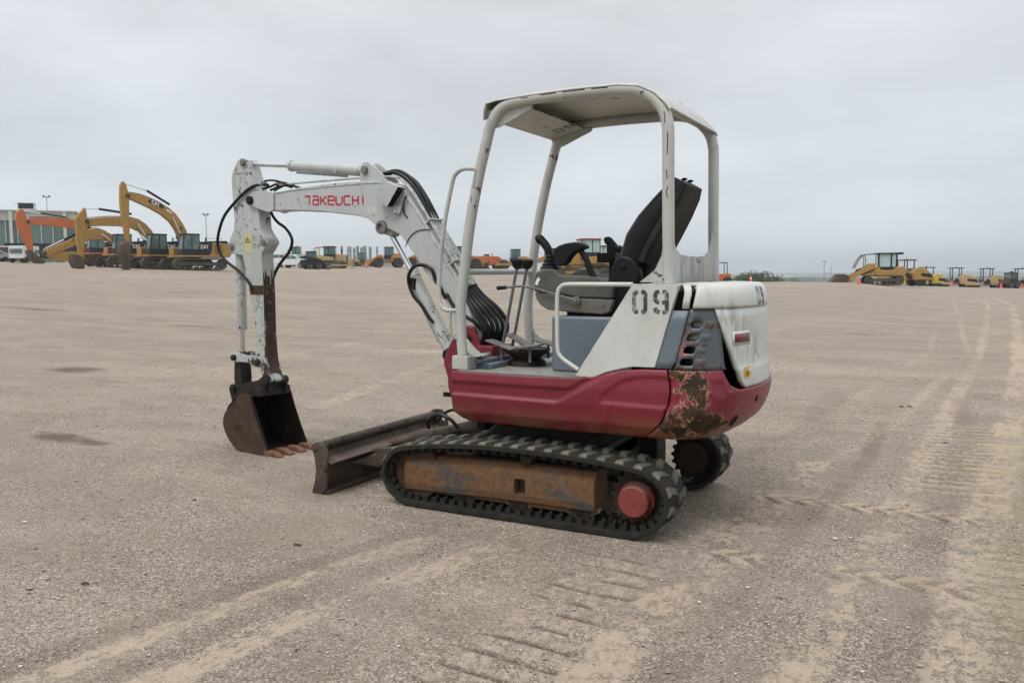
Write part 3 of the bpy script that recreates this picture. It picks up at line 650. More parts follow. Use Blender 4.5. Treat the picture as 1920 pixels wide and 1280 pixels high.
m = MB(); m.lathe((0, 0, .46), (0, 0, 1), [(0, .33), (.045, .33), (.045, .30), (.095, .30)], 40); build('swing_bearing', m, 'grease_shade', mx)
# ---- dozer blade
bl = thing('dozer_blade', None, None) if False else None
m = MB(); face = [(1.50, .30), (1.478, .22), (1.472, .12), (1.492, .03), (1.475, .022), (1.452, .11), (1.458, .22), (1.482, .31)]
m.prism(face, -.70, .70)
bd = build('dozer_blade', m, 'blade_face', mx, smooth=True, bevel=.002)
m = MB(); m.tube([(1.482, -.70, .318), (1.482, .70, .318)], .033, 16); build('top_pipe', m, 'blade', bd)
m = MB(); m.box(1.36, 1.475, -.70, .70, .225, .237, rot=Matrix.Rotation(rad(-14), 3, 'Y')); m.box(1.40, 1.492, -.70, .70, .012, .028); build('stiffener', m, 'blade_face', bd, smooth=False, bevel=.002)
ep = fillet([(1.527, .332), (1.478, .358), (1.405, .335), (1.378, .292), (1.393, .215), (1.390, .152), (1.40, .045), (1.44, .006), (1.53, .004), (1.50, .09), (1.488, .163), (1.497, .25)], .02)
m = MB(); m.prism(ep, .700, .716); build('end_plate', m, 'blade', bd, smooth=False, bevel=.003)
# far end plate with the lifting slot: outer outline bridged to a slot
oo = fillet([(1.527, .332), (1.49, .365), (1.41, .372), (1.345, .325), (1.345, .20), (1.40, .045), (1.44, .006), (1.53, .004), (1.50, .09), (1.488, .163), (1.497, .25)], .02)
def ringplate(outer, c, half, r, y0, y1, ang, n=40):
    """plate with a slot hole: outer polygon resampled by angle about the hole"""
    m = MB(); O = [Vector(p) for p in outer]; C = Vector(c); ca, sa = math.cos(ang), math.sin(ang); A = []; B = []
    for k in range(n):
        a = 2*math.pi*k/n; d = Vector((math.cos(a), math.sin(a))); best = 0
        for i in range(len(O)):
            p, q = O[i-1], O[i]; e = q-p; den = d.x*e.y-d.y*e.x
            if abs(den) < 1e-9: continue
            w_ = p-C; t = (w_.x*e.y-w_.y*e.x)/den; u = (w_.x*d.y-w_.y*d.x)/den
            if t > 0 and -1e-6 <= u <= 1+1e-6: best = max(best, t)
        A.append(C+d*best); l = Vector((d.x*ca+d.y*sa, -d.x*sa+d.y*ca))
        q = Vector((max(-half, min(half, l.x*half*2)), 0))+l*r; B.append(C+Vector((q.x*ca-q.y*sa, q.x*sa+q.y*ca)))
    V = [(p.x, y, p.y) for y in (y0, y1) for L in (A, B) for p in L]; F = []
    for k in range(n):
        j = (k+1) % n; F += [(k, j, n+j, n+k), (2*n+k, 3*n+k, 3*n+j, 2*n+j), (k, 2*n+k, 2*n+j, j), (n+k, n+j, 3*n+j, 3*n+k)]
    m.add(V, F); return m
build('end_plate', ringplate(oo, (1.400, .305), .022, .014, -.716, -.700, rad(45)), 'blade', bd, smooth=False, bevel=.002)
for y in (.22, -.22):
    m = MB(); m.prism([(1.46, .22), (1.30, .24), (.55, .36), (.50, .33), (.55, .26), (1.28, .12), (1.46, .06)], y-.035, y+.035); build('blade_arm', m, 'blade', bd, smooth=False, bevel=.008)
    m = MB(); m.add([(1.46, y, .215), (1.462, y+.20, .16), (1.462, y-.0, .07), (1.30, y, .20), (1.30, y, .10)], [(0, 1, 3), (1, 2, 4, 3), (0, 3, 4, 2), (0, 2, 1)]); build('gusset', m, 'blade_face', bd, smooth=False)
m = MB(); m.cyl((.62, 0, .42), (1.20, 0, .27), .045, 18); build('blade_cylinder', m, 'blade', bd)
m = MB(); m.cyl((1.20, 0, .27), (1.42, 0, .215), .024, 14); build('cylinder_rod', m, 'blade', bd)
m = MB(); m.tube(smoothpath([(.74, .10, .40), (.80, .12, .47), (.90, .12, .49), (.99, .10, .44), (1.0, .08, .38)], 5), .013, 8); m.tube(smoothpath([(.68, .05, .46), (.76, .05, .52), (.88, .03, .50), (.98, .0, .42)], 5), .011, 8); build('blade_hose', m, 'rubber', bd)

# ---- house (turns on the undercarriage)
def H_(o): o.rotation_euler = (0, 0, PSI); return o
def planc(t, w, R, xf=.47, rf=.3):
    if t > 3: x, y = planc(6-t, w, R, xf, rf); return x, -y
    cx = -math.sqrt((R-rf)**2-(w-rf)**2); cy = w-rf; a1 = math.atan2(cy, cx)
    if t <= 1: return xf+(cx-xf)*t, w
    if t <= 2: a = math.pi/2+(a1-math.pi/2)*(t-1); return cx+rf*math.cos(a), cy+rf*math.sin(a)
    a = a1+(math.pi-a1)*(t-2); return R*math.cos(a), R*math.sin(a)
def profR(z): return float(np.interp(z, [.53, .56, .62, .72, .82, .90, .95], [.50, .545, .583, .603, .603, .590, .575])), float(np.interp(z, [.53, .545, .585, .64, .685, .75, .82, .85, .95], [1.08, 1.12, 1.185, 1.25, 1.278, 1.302, 1.313, 1.308, 1.285]))
def profW(z): return float(np.interp(z, [.8, 1.33, 1.37, 1.395, 1.405], [.578, .572, .566, .55, .52])), float(np.interp(z, [.8, .94, .952, .97, 1.27, 1.35, 1.386, 1.40, 1.41], [1.296, 1.296, 1.290, 1.286, 1.272, 1.264, 1.248, 1.23, 1.20]))
def surf(t, z, prof, off=0.):
    w_, R = prof(z); x, y = planc(t, w_, R)
    if off:
        x1, y1 = planc(min(6, t+.01), w_, R); x0, y0 = planc(max(0, t-.01), w_, R); d = Vector((x1-x0, y1-y0)).normalized(); n = Vector((-d.y, d.x))
        if n.dot(Vector((x+.3, y))) < 0: n = -n
        x += n.x*off; y += n.y*off
    return (x, y, z)
def cols(mb, ts, zlo, zhi, nz, prof, off=0., relief=None):
    G = []
    for t in ts:
        a, b = zlo(t), zhi(t); r = []
        for k in range(nz+1):
            z = a+(b-a)*k/nz; r.append(surf(t, z, prof, off+(relief(t, z) if relief else 0)))
        G.append(r)
    return mb.grid(G)
def rowsg(mb, zs, tl, tr, nu, prof, off=0.):
    G = []
    for z in zs:
        a, b = tl(z), tr(z); G.append([surf(a+(b-a)*k/nu, z, prof, off) for k in range(nu+1)])
    return mb.grid(G)
itp = lambda xs, ys: (lambda v: float(np.interp(v, xs, ys)))
def trange(a, b, st): n = max(1, int(math.ceil((b-a)/st))); return [a+(b-a)*i/n for i in range(n+1)]
def polydist(p, poly):
    """signed distance, positive inside"""
    x, y = p; ins = False; dmin = 9
    for i in range(len(poly)):
        x1, y1 = poly[i-1]; x2, y2 = poly[i]
        if (y1 > y) != (y2 > y) and x < (x2-x1)*(y-y1)/(y2-y1)+x1: ins = not ins
        dx, dy = x2-x1, y2-y1; q = max(0, min(1, ((x-x1)*dx+(y-y1)*dy)/(dx*dx+dy*dy+1e-12))); dmin = min(dmin, math.hypot(x-x1-q*dx, y-y1-q*dy))
    return dmin if ins else -dmin
mt = lambda t: t*1.42 if t < 1 else 1.42+(t-1)*.37        # param to metres
P1 = [(mt(t), z) for t, z in ((-.3, .803), (.55, .803), (.62, .862), (.70, .897), (.51, .727), (-.3, .735))]
P2 = [(mt(t), z) for t, z in ((.70, .745), (.70, .78), (.73, .823), (.79, .874), (.87, .898), (.97, .90), (1.10, .90), (1.17, .875), (1.18, .80), (1.10, .765), (.95, .738))]
P3 = [(mt(t), z) for t, z in ((1.47, .880), (1.68, .878), (1.72, .808), (1.53, .812))]
def relief(t, z):
    if t > 3: t = 6-t
    p = (mt(t), z); s = lambda d, w_=.009: max(0, min(1, d/w_+.5))
    r = -.013*s(polydist(p, P1))-.011*s(polydist(p, P2), .012)-.008*s(polydist(p, P3), .006)
    lip = itp([0, .51, .75, 1.], [.73, .722, .915, .93])(t); r += .006*max(0, min(1, (lip-z)/.01+.5))*(1 if t < .75 else 0)
    return r
redtop = itp([0, .39, .65, .72, .79, .87, .96, 1.67, 1.79, 1.99, 2.4, 3], [.868, .864, .874, .908, .93, .940, .942, .943, .86, .832, .832, .834])
redbot = itp([0, .04, .10, .54, 1.0, 1.65, 2.2, 3], [.62, .575, .552, .545, .553, .548, .548, .548])
sym = lambda f: (lambda t: f(6-t) if t > 3 else f(t))
m = MB(); cols(m, trange(0, .968, .009), redbot, redtop, 34, profR, 0, relief)
sk = H_(build('side_skirt', m, 'red', mx, solid=.03, ang=60))
m = MB(); m.add([surf(0, z, profR) for z in (.868, .62)]+[(.47, .35, .62), (.47, .35, .868)], [(0, 1, 2, 3)]); m.add([surf(0, .62, profR), surf(.04, .575, profR), (.40, .35, .575), (.47, .35, .62)], [(0, 1, 2, 3)])
build('skirt_front', m, 'red', sk, solid=.006)
m = MB(); cols(m, trange(5.035, 6, .03), sym(redbot), sym(redtop), 10, profR); H_(build('side_skirt', m, 'red', mx, solid=.03))['label'] = 'far red side skirt behind the cab floor'
m = MB(); cols(m, trange(.976, 2.0, .02)+trange(2.0, 4.0, .04)[1:]+trange(4.0, 5.03, .04)[1:], sym(redbot), sym(redtop), 30, profR, 0, relief)
cw = H_(build('counterweight', m, 'redchip', mx, solid=.04, ang=60)); cw['label'] = 'rounded red counterweight scraped down to rust at the corner'
m = MB(); ring = [surf(t, .552, profR, -.01) for t in trange(0.1, 5.9, .05)]; m.add(ring, [tuple(range(len(ring)))]); H_(build('belly_plate', m, 'grease_shade', mx, smooth=False))
for t, z, rx, rz in ((2.07, .652, .032, .040), (2.56, .756, .014, .02)):
    m = MB(); c = Vector(surf(t, z, profR, .003)); c2 = Vector(surf(t+.05, z, profR, .003)); tt = (c2-c).normalized(); up = (Vector(surf(t, z+.02, profR, .003))-c).normalized()
    m.add([c+tt*rx*math.cos(a)+up*rz*math.sin(a) for a in [2*math.pi*k/20 for k in range(20)]], [tuple(range(20))]); H_(build('tie_down_hole_shade', m, 'dark', mx, smooth=False))  # flat near-black disc: shade of the hole painted on, nothing cut
# near-black filler core: shade of the gaps between covers put into colour
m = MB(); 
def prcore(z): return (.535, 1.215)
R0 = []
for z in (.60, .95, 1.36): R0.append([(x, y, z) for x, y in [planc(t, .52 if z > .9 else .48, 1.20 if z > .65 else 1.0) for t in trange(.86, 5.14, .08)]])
m.loft(R0); H_(build('gap_shade_core', m, 'dark', mx, smooth=False))
# white front cover with 09
pan = [(-.705, 1.405), (-.965, 1.402), (-.835, .952), (-.70, .950), (-.63, .935), (-.545, .910), (-.475, .880), (-.36, .880)]
m = MB(); m.prism(fillet(pan, .012, 3), .545, .582); m.prism([(-.705, 1.404), (-.96, 1.401), (-.95, 1.37), (-.70, 1.37)], .25, .545)
pn = H_(build('side_cover', m, 'white', mx, smooth=True, bevel=.007)); pn['label'] = 'slanted white side cover stencilled 09'
def stencil09(name, parent, x0, z0, wd, ht, fn, th, mat='stencil', slant=0., digits='09'):
    m = MB(); gap = wd*.30; cw_ = (wd-gap)/2
    for i, ch in enumerate(digits):
        ps = [[(x0+i*(cw_+gap)+u*cw_+slant*v*ht, z0+v*ht) for u, v in p] for p in GL[ch]]; strokes(m, ps, th, fn)
    return build(name, m, mat, parent, smooth=False)
stencil09('stencil_number', pn, .715, 1.252, .185, .112, lambda u, v, d: (-u, .5825+d, v), .022)
m = MB(); rowsg(m, [.948, .99, 1.05, 1.12, 1.2, 1.262], itp([.948, 1.266], [.86, .99]), itp([.948, 1.266], [.978, 1.215]), 5, profW, -.002); H_(build('pillar_cover', m, 'bluegrey', mx, solid=.02))
m = MB(); rowsg(m, [1.272, 1.32, 1.35, 1.38, 1.395, 1.405], itp([1.27, 1.4], [1.12, 1.195]), itp([1.27, 1.4], [1.215, 1.30]), 4, profW, -.003)
a = [surf(1.195+.105*k/4, 1.405, profW, -.003) for k in range(5)]; m.add(a+[(x, y-.25, 1.407) for x, y, z in a], [(k, k+1, k+6, k+5) for k in range(4)])
H_(build('upper_pillar_cover', m, 'white', mx, solid=.015))
# louvred vent panel
def vt_l(z): return float(np.interp(z, [.945, 1.27], [.985, 1.235]))
def vt_r(z): return float(np.interp(z, [.945, 1.178, 1.27], [1.72, 1.67, 1.585]))
SL = [(1.188, 1.245, 1.40), (1.12, 1.175, 1.34), (1.052, 1.125, 1.28), (.987, 1.065, 1.255)]
m = MB(); zz = [.945]
for zc, a, b in reversed(SL): zz += [zc-.019, zc-.011, zc+.011, zc+.019]
zz += [1.24, 1.27]
zs_ = sorted(q[0] for q in SL); Am = itp([.945]+zs_, [1.03]+[q[1] for q in sorted(SL)]); Bm = itp([.945]+zs_, [1.23]+[q[2] for q in sorted(SL)])
for z0, z1 in zip(zz[:-1], zz[1:]):
    hit = [q for q in SL if q[0]-.02 < (z0+z1)/2 < q[0]+.02]
    def ab(z):
        a, b = Am(z), Bm(z)
        if not hit: return a+.028, b-.028
        if hit and abs((z0+z1)/2-hit[0][0]) > .011: k = min(1, max(0, (abs(z-hit[0][0])-.011)/.008)); a += .028*k; b -= .028*k
        return a, b
    segs = [(vt_l, lambda z: ab(z)[0]), (lambda z: ab(z)[0], lambda z: ab(z)[1]), (lambda z: ab(z)[1], vt_r)]
    for k, (l, r) in enumerate(segs):
        if hit and k == 1: continue
        rowsg(m, [z0, z1], l, r, 6, profW, -.006)
vp = H_(build('vent_panel', m, 'vent', mx, merge=True, solid=.006)); vp['label'] = 'grey louvred vent panel scraped to rust and red primer'
for n_, (zc, a, b) in enumerate(SL):
    m = MB(); G = []
    for q in range(5):
        v = (q-2)/2; z = zc+v*.0185; row = []
        for k in range(7):
            p = k/6; row.append(surf(a+(b-a)*p, z, profW, -.008-(.022 if n_ < 2 else .05)*(1-p)**.8*(1 if n_ < 2 else 1.3)))
        G.append(row)
    m.grid(G); build('louvre', m, 'vent' if n_ < 2 else 'dark', vp, solid=.002)  # lower two slots coloured near-black for the shade inside them
    m = MB(); G = []
    for q in range(7):          # pressed scoop behind each slot
        v = (q-3)/3; row = []
        for k in range(9):
            p = k/8; row.append(surf(b+.01+.17*p, zc+v*.021, profW, -.0065+.007*math.sin(p*math.pi)**.6*(1-v*v)))
        G.append(row)
    m.grid(G); build('scoop', m, 'vent', vp, ang=80)
# white engine hood
hl = itp([.833, .878, 1.155, 1.272], [2.16, 2.02, 1.69, 1.575])
m = MB(); zs = [.834, .85, .88, .93, .945, .952, .962, 1.0, 1.05, 1.1, 1.155, 1.22, 1.272]
G = []
for z in zs: a = hl(z); G.append([surf(a+(6-2*a)*k/60, z, profW, .004) for k in range(61)])
m.grid(G)
hd = H_(build('engine_hood', m, 'hoodwhite', mx, solid=.03, ang=50)); hd['label'] = 'rounded white engine hood at the rear'
m = MB(); G = []
tl2 = itp([1.272, 1.405], [1.265, 1.365])
for z in (1.274, 1.29, 1.33, 1.36, 1.38, 1.392, 1.400, 1.405): a = tl2(z); G.append([surf(a+(6-2*a)*k/60, z, profW, .012-.004*(z < 1.28)) for k in range(61)])
G.append([(p[0]*.94, p[1]*.94, 1.409) for p in G[-1]]); G.append([(p[0]*.5-.4, p[1]*.6, 1.411) for p in G[-2]])
m.grid(G); build('hood_top', m, 'hoodwhite', hd, solid=.02, ang=50)
m = MB(); G = [[surf(1.86+.48*k/8, z, profW, .008) for k in range(9)] for z in (1.073, 1.146)]; m.grid(G); build('lamp_recess', m, 'white', hd, solid=.006)
m = MB(); G = [[surf(1.89+.41*k/8, z, profW, .012) for k in range(9)] for z in (1.086, 1.134)]; m.grid(G); build('tail_reflector', m, 'reflector', hd, solid=.004)
m = MB(); m.add([surf(2.18+u_, .918+v_, profW, .0065) for u_, v_ in ((-.11, .027), (.12, .032), (.13, -.012), (.07, -.03), (-.07, -.032), (-.10, -.008))], [tuple(range(6))]); st = build('warning_sticker', m, 'sticker', hd, smooth=False)
m = MB(); strokes(m, [[(2.14, .903), (2.18, .935), (2.22, .903), (2.14, .903)], [(2.18, .925), (2.18, .91)]], .004, lambda u, v, d: surf(u, v, profW, .007+d)); build('warning_triangle', m, 'dark', st, smooth=False)
stencil09('stencil_number', hd, 2.70, 1.293, .36, .082, lambda u, v, d: surf(u, v, profW, .0125+d), .024, 'stencil')
m = MB(); strokes(m, [[(2.50, 1.03), (2.62, 1.025), (2.70, .99), (2.78, .985)]], .004, lambda u, v, d: surf(u, v, profW, .0048+d*.3)); build('scratch', m, 'stencil', hd, smooth=False)
# floor
m = MB(); m.box(-.40, .47, -.50, .535, .845, .868); dk = H_(build('floor_plate', m, 'deck', mx, smooth=False, bevel=.004))
m = MB(); m.box(.30, .47, -.50, .40, .868, .90); m.box(.36, .47, -.1, .43, .90, .925); build('front_sill', m, 'bluegrey', dk, smooth=False, bevel=.006)
m = MB(); m.tube([(.455, .44, .935), (.455, -.44, .935)], .016, 10); build('sill_rail', m, 'canopy', dk)
m = MB(); m.box(-.02, .22, .1, .45, .868, .874); build('rubber_mat', m, 'dark', dk, smooth=False) if False else None
# pedals and levers
m = MB(); m.lathe((.21, .09, .868), (0, 0, 1), [(0, .13), (.03, .12), (.045, .09), (.06, .10), (.075, .13), (.10, .155), (.112, .15)], 20); pb = H_(build('pedal_boot', m, 'grease_shade', mx))
for i, (x, y, a, b) in enumerate(((.34, .20, .10, .05), (.30, -.02, .12, .055), (.12, .22, .09, .05), (.13, -.06, .10, .06), (.08, -.22, .09, .06))):
    m = MB(); m.box(x-a, x+a, y-b, y+b, 1.0, 1.012, rot=Matrix.Rotation(rad((-16, -28, 8, -12, 5)[i]), 3, 'Y')); m.cyl((x, y, .90), (x, y, 1.0), .010, 8)
    H_(build('pedal', m, 'steel', mx, smooth=False, bevel=.004))
m = MB(); m.box(.38, .46, .28, .40, .935, .945); m.cyl((.40, .34, .87), (.40, .34, .94), .012, 8); H_(build('foot_rest', m, 'steel', mx, smooth=False, bevel=.003))
for y, dx in ((.075, 0), (-.065, -.0)):
    m = MB(); m.tube(smoothpath([(.405, y, .98), (.36, y, 1.18), (.30, y, 1.46), (.285, y, 1.51)], 4), .0105, 10); lv = H_(build('travel_lever', m, 'bluegrey', mx))
    m = MB(); m.loft([[(.285+dx_*s, y+dy*s, z) for dx_, dy in ((-1, -.8), (1, -.8), (1.2, 0), (1, .8), (-1, .8), (-1.2, 0))] for z, s in ((1.495, .012), (1.51, .024), (1.535, .033), (1.555, .034), (1.565, .022))]); build('lever_knob', m, 'black', lv, bevel=.003)
# seat base box and console
m = MB(); m.box(-.62, -.085, -.36, .33, .868, 1.205); sb = H_(build('seat_box', m, 'bluegrey', mx, smooth=True, bevel=.014))
m = MB(); m.box(-.55, -.15, .02, .24, 1.205, 1.232); H_(build('seat_mount', m, 'dark', mx, smooth=False))
def console(s, y0, y1):
    up = [(.047, 1.475), (.060, 1.43), (.060, 1.352), (-.108, 1.34), (-.234, 1.318), (-.468, 1.312), (-.472, 1.405), (-.42, 1.416), (-.385, 1.442), (-.117, 1.458), (-.083, 1.490), (-.025, 1.498)]
    lo = [(.058, 1.349), (.045, 1.305), (.018, 1.27), (-.03, 1.243), (-.15, 1.232), (-.40, 1.218), (-.445, 1.232), (-.466, 1.285), (-.468, 1.309), (-.234, 1.315), (-.108, 1.337)]
    m = MB(); m.prism(up, y0, y1); c = H_(build('console', m, 'console', mx, smooth=True, bevel=.012))
    m = MB(); m.prism(lo, y0+.006*s, y1-.006*s); build('console_lower', m, 'console_low', c, smooth=True, bevel=.008)
    return c
c1 = console(1, .14, .28); c1['label'] = 'olive-grey left control console with lock lever'
console(1, -.40, -.27)
m = MB(); m.tube(smoothpath([(.30, .30, 1.377), (.24, .30, 1.381), (.081, .30, 1.382), (-.235, .30, 1.303)], 4), .0075, 8); m.lathe((-.235, .28, 1.303), (0, 1, 0), [(0, .026), (.02, .026), (.02, .012), (.03, .012)], 14); build('lock_lever', m, 'steel', c1)
m = MB(); m.cyl((.245, .30, 1.381), (.31, .30, 1.376), .0125, 8); build('lever_grip', m, 'black', c1)
m = MB(); strokes(m, [[(-.052, 1.395), (-.045, 1.42), (-.030, 1.438)]], .020, lambda u, v, d: (-u-.012, .2805+d, v)); build('white_sticker', m, 'whitemark', c1, smooth=False)
for x in (-.36, -.405):
    m = MB(); m.lathe((x, .274, 1.272), (0, 1, 0), [(0, .011), (.004, .011), (.004, .006), (.001, .005)], 10); build('console_screw', m, 'steel', c1)
def joystick(y, x=0., boxed=False):
    m = MB(); m.lathe((-.022+x, y, 1.495), (0, 0, 1), [(0, .062), (.012, .060), (.022, .050), (.03, .053), (.042, .038), (.055, .040), (.066, .028), (.078, .030), (.09, .020)], 18); j = H_(build('joystick', m, 'black', mx))
    m = MB(); P = smoothpath([(-.018+x, y, 1.57), (-.010+x, y, 1.61), (.012+x, y, 1.645), (.042+x, y, 1.675), (.062+x, y, 1.688)], 4); n = len(P)
    m.tube(P, [.021+.006*math.sin(i/n*3)+.004*(i > n*.7) for i in range(n)], 12); m.ball(P[-1], .022); build('grip', m, 'black', j)
    return j
j1 = joystick(.21); j1['label'] = 'left joystick with curved black grip'
joystick(-.335, -.24)
m = MB(); m.box(-.275, -.215, -.36, -.24, 1.555, 1.65); m.box(-.25, -.14, -.33, -.25, 1.535, 1.60); m.cyl((-.22, -.3, 1.45), (-.22, -.3, 1.56), .012, 8); m.cyl((-.25, -.28, 1.45), (-.25, -.28, 1.56), .009, 8); H_(build('switch_box', m, 'black', mx, bevel=.01))
def armrest(y):
    m = MB(); top = [(-.072, 1.612), (-.11, 1.635), (-.155, 1.648), (-.215, 1.655), (-.26, 1.650), (-.288, 1.635), (-.292, 1.618), (-.255, 1.606), (-.215, 1.592), (-.185, 1.566), (-.165, 1.535), (-.135, 1.512), (-.10, 1.513), (-.082, 1.53), (-.072, 1.57)]
    m.prism(top, y-.035, y+.04); a = H_(build('armrest', m, 'black', mx, bevel=.014))
    m = MB(); m.tube(smoothpath([(-.245, y, 1.60), (-.275, y, 1.56), (-.30, y, 1.50), (-.33, y, 1.44)], 4), .019, 10); build('armrest_stalk', m, 'black', a); return a
armrest(.24); 
m = MB(); m.box(-.45, -.28, -.30, -.24, 1.60, 1.64); H_(build('armrest', m, 'black', mx, bevel=.012))
# seat
def seat():
    C0 = [(-.44, 1.425, .15, .20), (-.51, 1.46, .18, .225), (-.553, 1.56, .19, .23), (-.592, 1.66, .205, .235), (-.655, 1.76, .195, .23), (-.73, 1.86, .165, .215), (-.795, 1.95, .13, .19), (-.825, 2.0, .10, .165)]
    rings = []; nrm = []
    for i, (x, z, th, hw) in enumerate(C0):
        a = Vector((C0[min(i+1, 7)][0]-C0[max(i-1, 0)][0], C0[min(i+1, 7)][1]-C0[max(i-1, 0)][1])).normalized(); n = Vector((a.y, -a.x))
        r = []
        for k in range(24):
            q = 2*math.pi*k/24; c, s = math.cos(q), math.sin(q); u = math.copysign(abs(c)**.55, c)*hw; v = math.copysign(abs(s)**.7, s)*th/2
            if s > 0: v -= .028*max(0, 1-(u/hw/.7)**2)
            r.append((x+n.x*v, u, z+n.y*v))
        rings.append(r)
    m = MB(); m.loft(rings); b = H_(build('seat_back', m, 'black', mx, ang=70))
    m = MB()
    R2 = []
    for i, (x, z, th, hw) in enumerate(C0[2:]):
        j = i+2; a = Vector((C0[min(j+1, 7)][0]-C0[j-1][0], C0[min(j+1, 7)][1]-C0[j-1][1])).normalized(); n = Vector((a.y, -a.x))
        R2.append([(x-n.x*(th/2-.012)+n.x*v, u, z-n.y*(th/2-.012)+n.y*v) for u, v in ((-hw*.95, .03), (-hw*.98, -.005), (-hw*.9, -.022), (hw*.9, -.022), (hw*.98, -.005), (hw*.95, .03))])
    m.loft(R2); build('seat_shell', m, 'seatback', b, ang=40)
    for y in (-.06, .06): m = MB(); m.ball((-.83, y, 2.012), .018, (1, 1, .5)); build('headrest_socket', m, 'black', b)
    m = MB()
    m.prism(fillet([(-.10, 1.40), (-.12, 1.445), (-.30, 1.452), (-.48, 1.44), (-.56, 1.43), (-.60, 1.30), (-.55, 1.235), (-.14, 1.235), (-.10, 1.28)], .03), -.14, .12); H_(build('seat_cushion', m, 'black', mx, bevel=.02))
    m = MB(); m.prism(fillet([(-.40, 1.36), (-.425, 1.46), (-.455, 1.545), (-.50, 1.575), (-.56, 1.565), (-.60, 1.52), (-.625, 1.44), (-.60, 1.36), (-.50, 1.33)], .03), .16, .235); h = H_(build('seat_hinge', m, 'black', mx, bevel=.018))
    m = MB(); m.lathe((-.515, .235, 1.505), (0, 1, 0), [(0, .022), (.008, .020), (.012, .01)], 14); build('hinge_cap', m, 'black', h)
    m = MB(); m.prism(fillet([(-.25, 1.20), (-.30, 1.36), (-.50, 1.36), (-.72, 1.40), (-.74, 1.25), (-.60, 1.20)], .02), -.20, .235); H_(build('seat_suspension', m, 'dark', mx, bevel=.01))
seat()
# canopy frame
CP = [(.475, .955), (.487, 1.12), (.487, 1.28), (.457, 1.483), (.412, 1.77), (.345, 2.06), (.29, 2.25), (.255, 2.36), (.20, 2.44), (.12, 2.478), (0, 2.49), (-.2, 2.493), (-.4, 2.490), (-.585, 2.483), (-.69, 2.465), (-.77, 2.42), (-.83, 2.35), (-.856, 2.27), (-.861, 2.17), (-.865, 1.72), (-.872, 1.405)]
for s in (1, -1):
    m = MB(); m.tube(smoothpath([(x, .458*s, z) for x, z in CP], 5), .0335, 18); cf = H_(build('canopy_post_frame', m, 'canopy', mx, ang=50)); cf['label'] = 'near canopy side loop of bent tube' if s > 0 else 'far canopy side loop of bent tube'
    m = MB(); m.box(.405, .525, s*.458-.055, s*.458+.055, .868, .955); build('post_foot', m, 'canopy', cf, smooth=False, bevel=.006)
    m = MB(); m.prism([(.42, .96), (.44, .985), (.445, 1.06), (.385, 1.0), (.33, .962)], s*.458-.008, s*.458+.008); m.prism([(.38, .955), (.32, .955), (.32, .963), (.38, .963)], s*.458-.05, s*.458+.05); build('post_gusset', m, 'canopy', cf, smooth=False, bevel=.002)
    m = MB(); m.prism(fillet([(.30, 2.46), (.288, 2.40), (.262, 2.355), (.21, 2.345), (.06, 2.405), (-.02, 2.435), (-.03, 2.46)], .03), s*.458-.012*s, s*.458-.020*s); build('corner_gusset', m, 'canopy', cf, smooth=False, bevel=.002)
    m = MB(); m.prism([(-.885, 1.66), (-.842, 1.66), (-.828, 1.56), (-.79, 1.48), (-.70, 1.412), (-.885, 1.412)], s*.458-.006, s*.458+.006); build('rear_gusset', m, 'canopy', cf, smooth=False, bevel=.002)
m = MB()
yz = [(-.435, 1.74), (-.40, 1.66), (-.345, 1.60), (-.26, 1.567), (-.1, 1.56), (.1, 1.56), (.26, 1.567), (.345, 1.60), (.40, 1.66), (.435, 1.74), (.435, 1.408), (-.435, 1.408)]
m.prism(yz, -.862, -.874, axis='x'); H_(build('rear_plate', m, 'canopy', mx, smooth=False, bevel=.002))
m = MB(); m.tube([(.455, .44, 1.48), (.455, -.44, 1.48)], .019, 12); H_(build('front_crossbar', m, 'canopy', mx))
m = MB(); m.tube([(-.77, -.43, 2.405), (-.77, .43, 2.405)], .02, 12); H_(build('rear_crossbar', m, 'canopy', mx))
for P in ([(-.866, 2.22), (-.868, 2.16), (-.864, 2.10)], [(-.862, 2.02), (-.866, 1.97)], [(-.870, 1.93), (-.862, 1.90), (-.868, 1.87)], [(.34, 2.10), (.352, 2.04), (.362, 1.99)], [(.375, 1.94), (.38, 1.91)], [(-.10, 2.498), (-.20, 2.500)], [(-.24, 2.500), (-.38, 2.498)], [(-.42, 2.497), (-.52, 2.494)], [(.03, 2.494), (-.02, 2.495)], [(-.845, 2.33), (-.852, 2.30), (-.850, 2.27)]):
    m = MB(); m.tube([(x, .458+.0318, z) for x, z in P], .0032, 5); H_(build('paint_scrape', m, 'sprocket', mx, smooth=False))
# roof: pressed sheet, front lip and rear lip
m = MB(); G = []
for x, z in ((.285, 2.405), (.287, 2.46), (.272, 2.503), (.20, 2.515), (0, 2.522), (-.3, 2.525), (-.58, 2.517), (-.70, 2.498), (-.79, 2.452), (-.85, 2.392), (-.878, 2.352), (-.872, 2.343)):
    G.append([(x, y, z+(.012*(1-(y/.47)**2) if z > 2.45 else 0)-(.012 if abs(y) > .47 else 0)) for y in (-.492, -.48, -.46, -.3, -.1, .1, .3, .46, .48, .492)])
m.grid(G); rf = H_(build('canopy_roof', m, 'canopy', mx, solid=.006, ang=50))
m = MB(); m.add([(.27, -.43, 2.40), (.27, .43, 2.40), (.03, .43, 2.462), (.03, -.43, 2.462)], [(0, 1, 2, 3)]); ul = build('roof_underplate', m, 'canopy', rf, solid=.004, smooth=False)
stencil09('stencil_number', ul, .14, -.32, .12, .09, lambda u, v, d: (.30-u, v+.02, 2.395+(u-.03)*.258-d), .016)
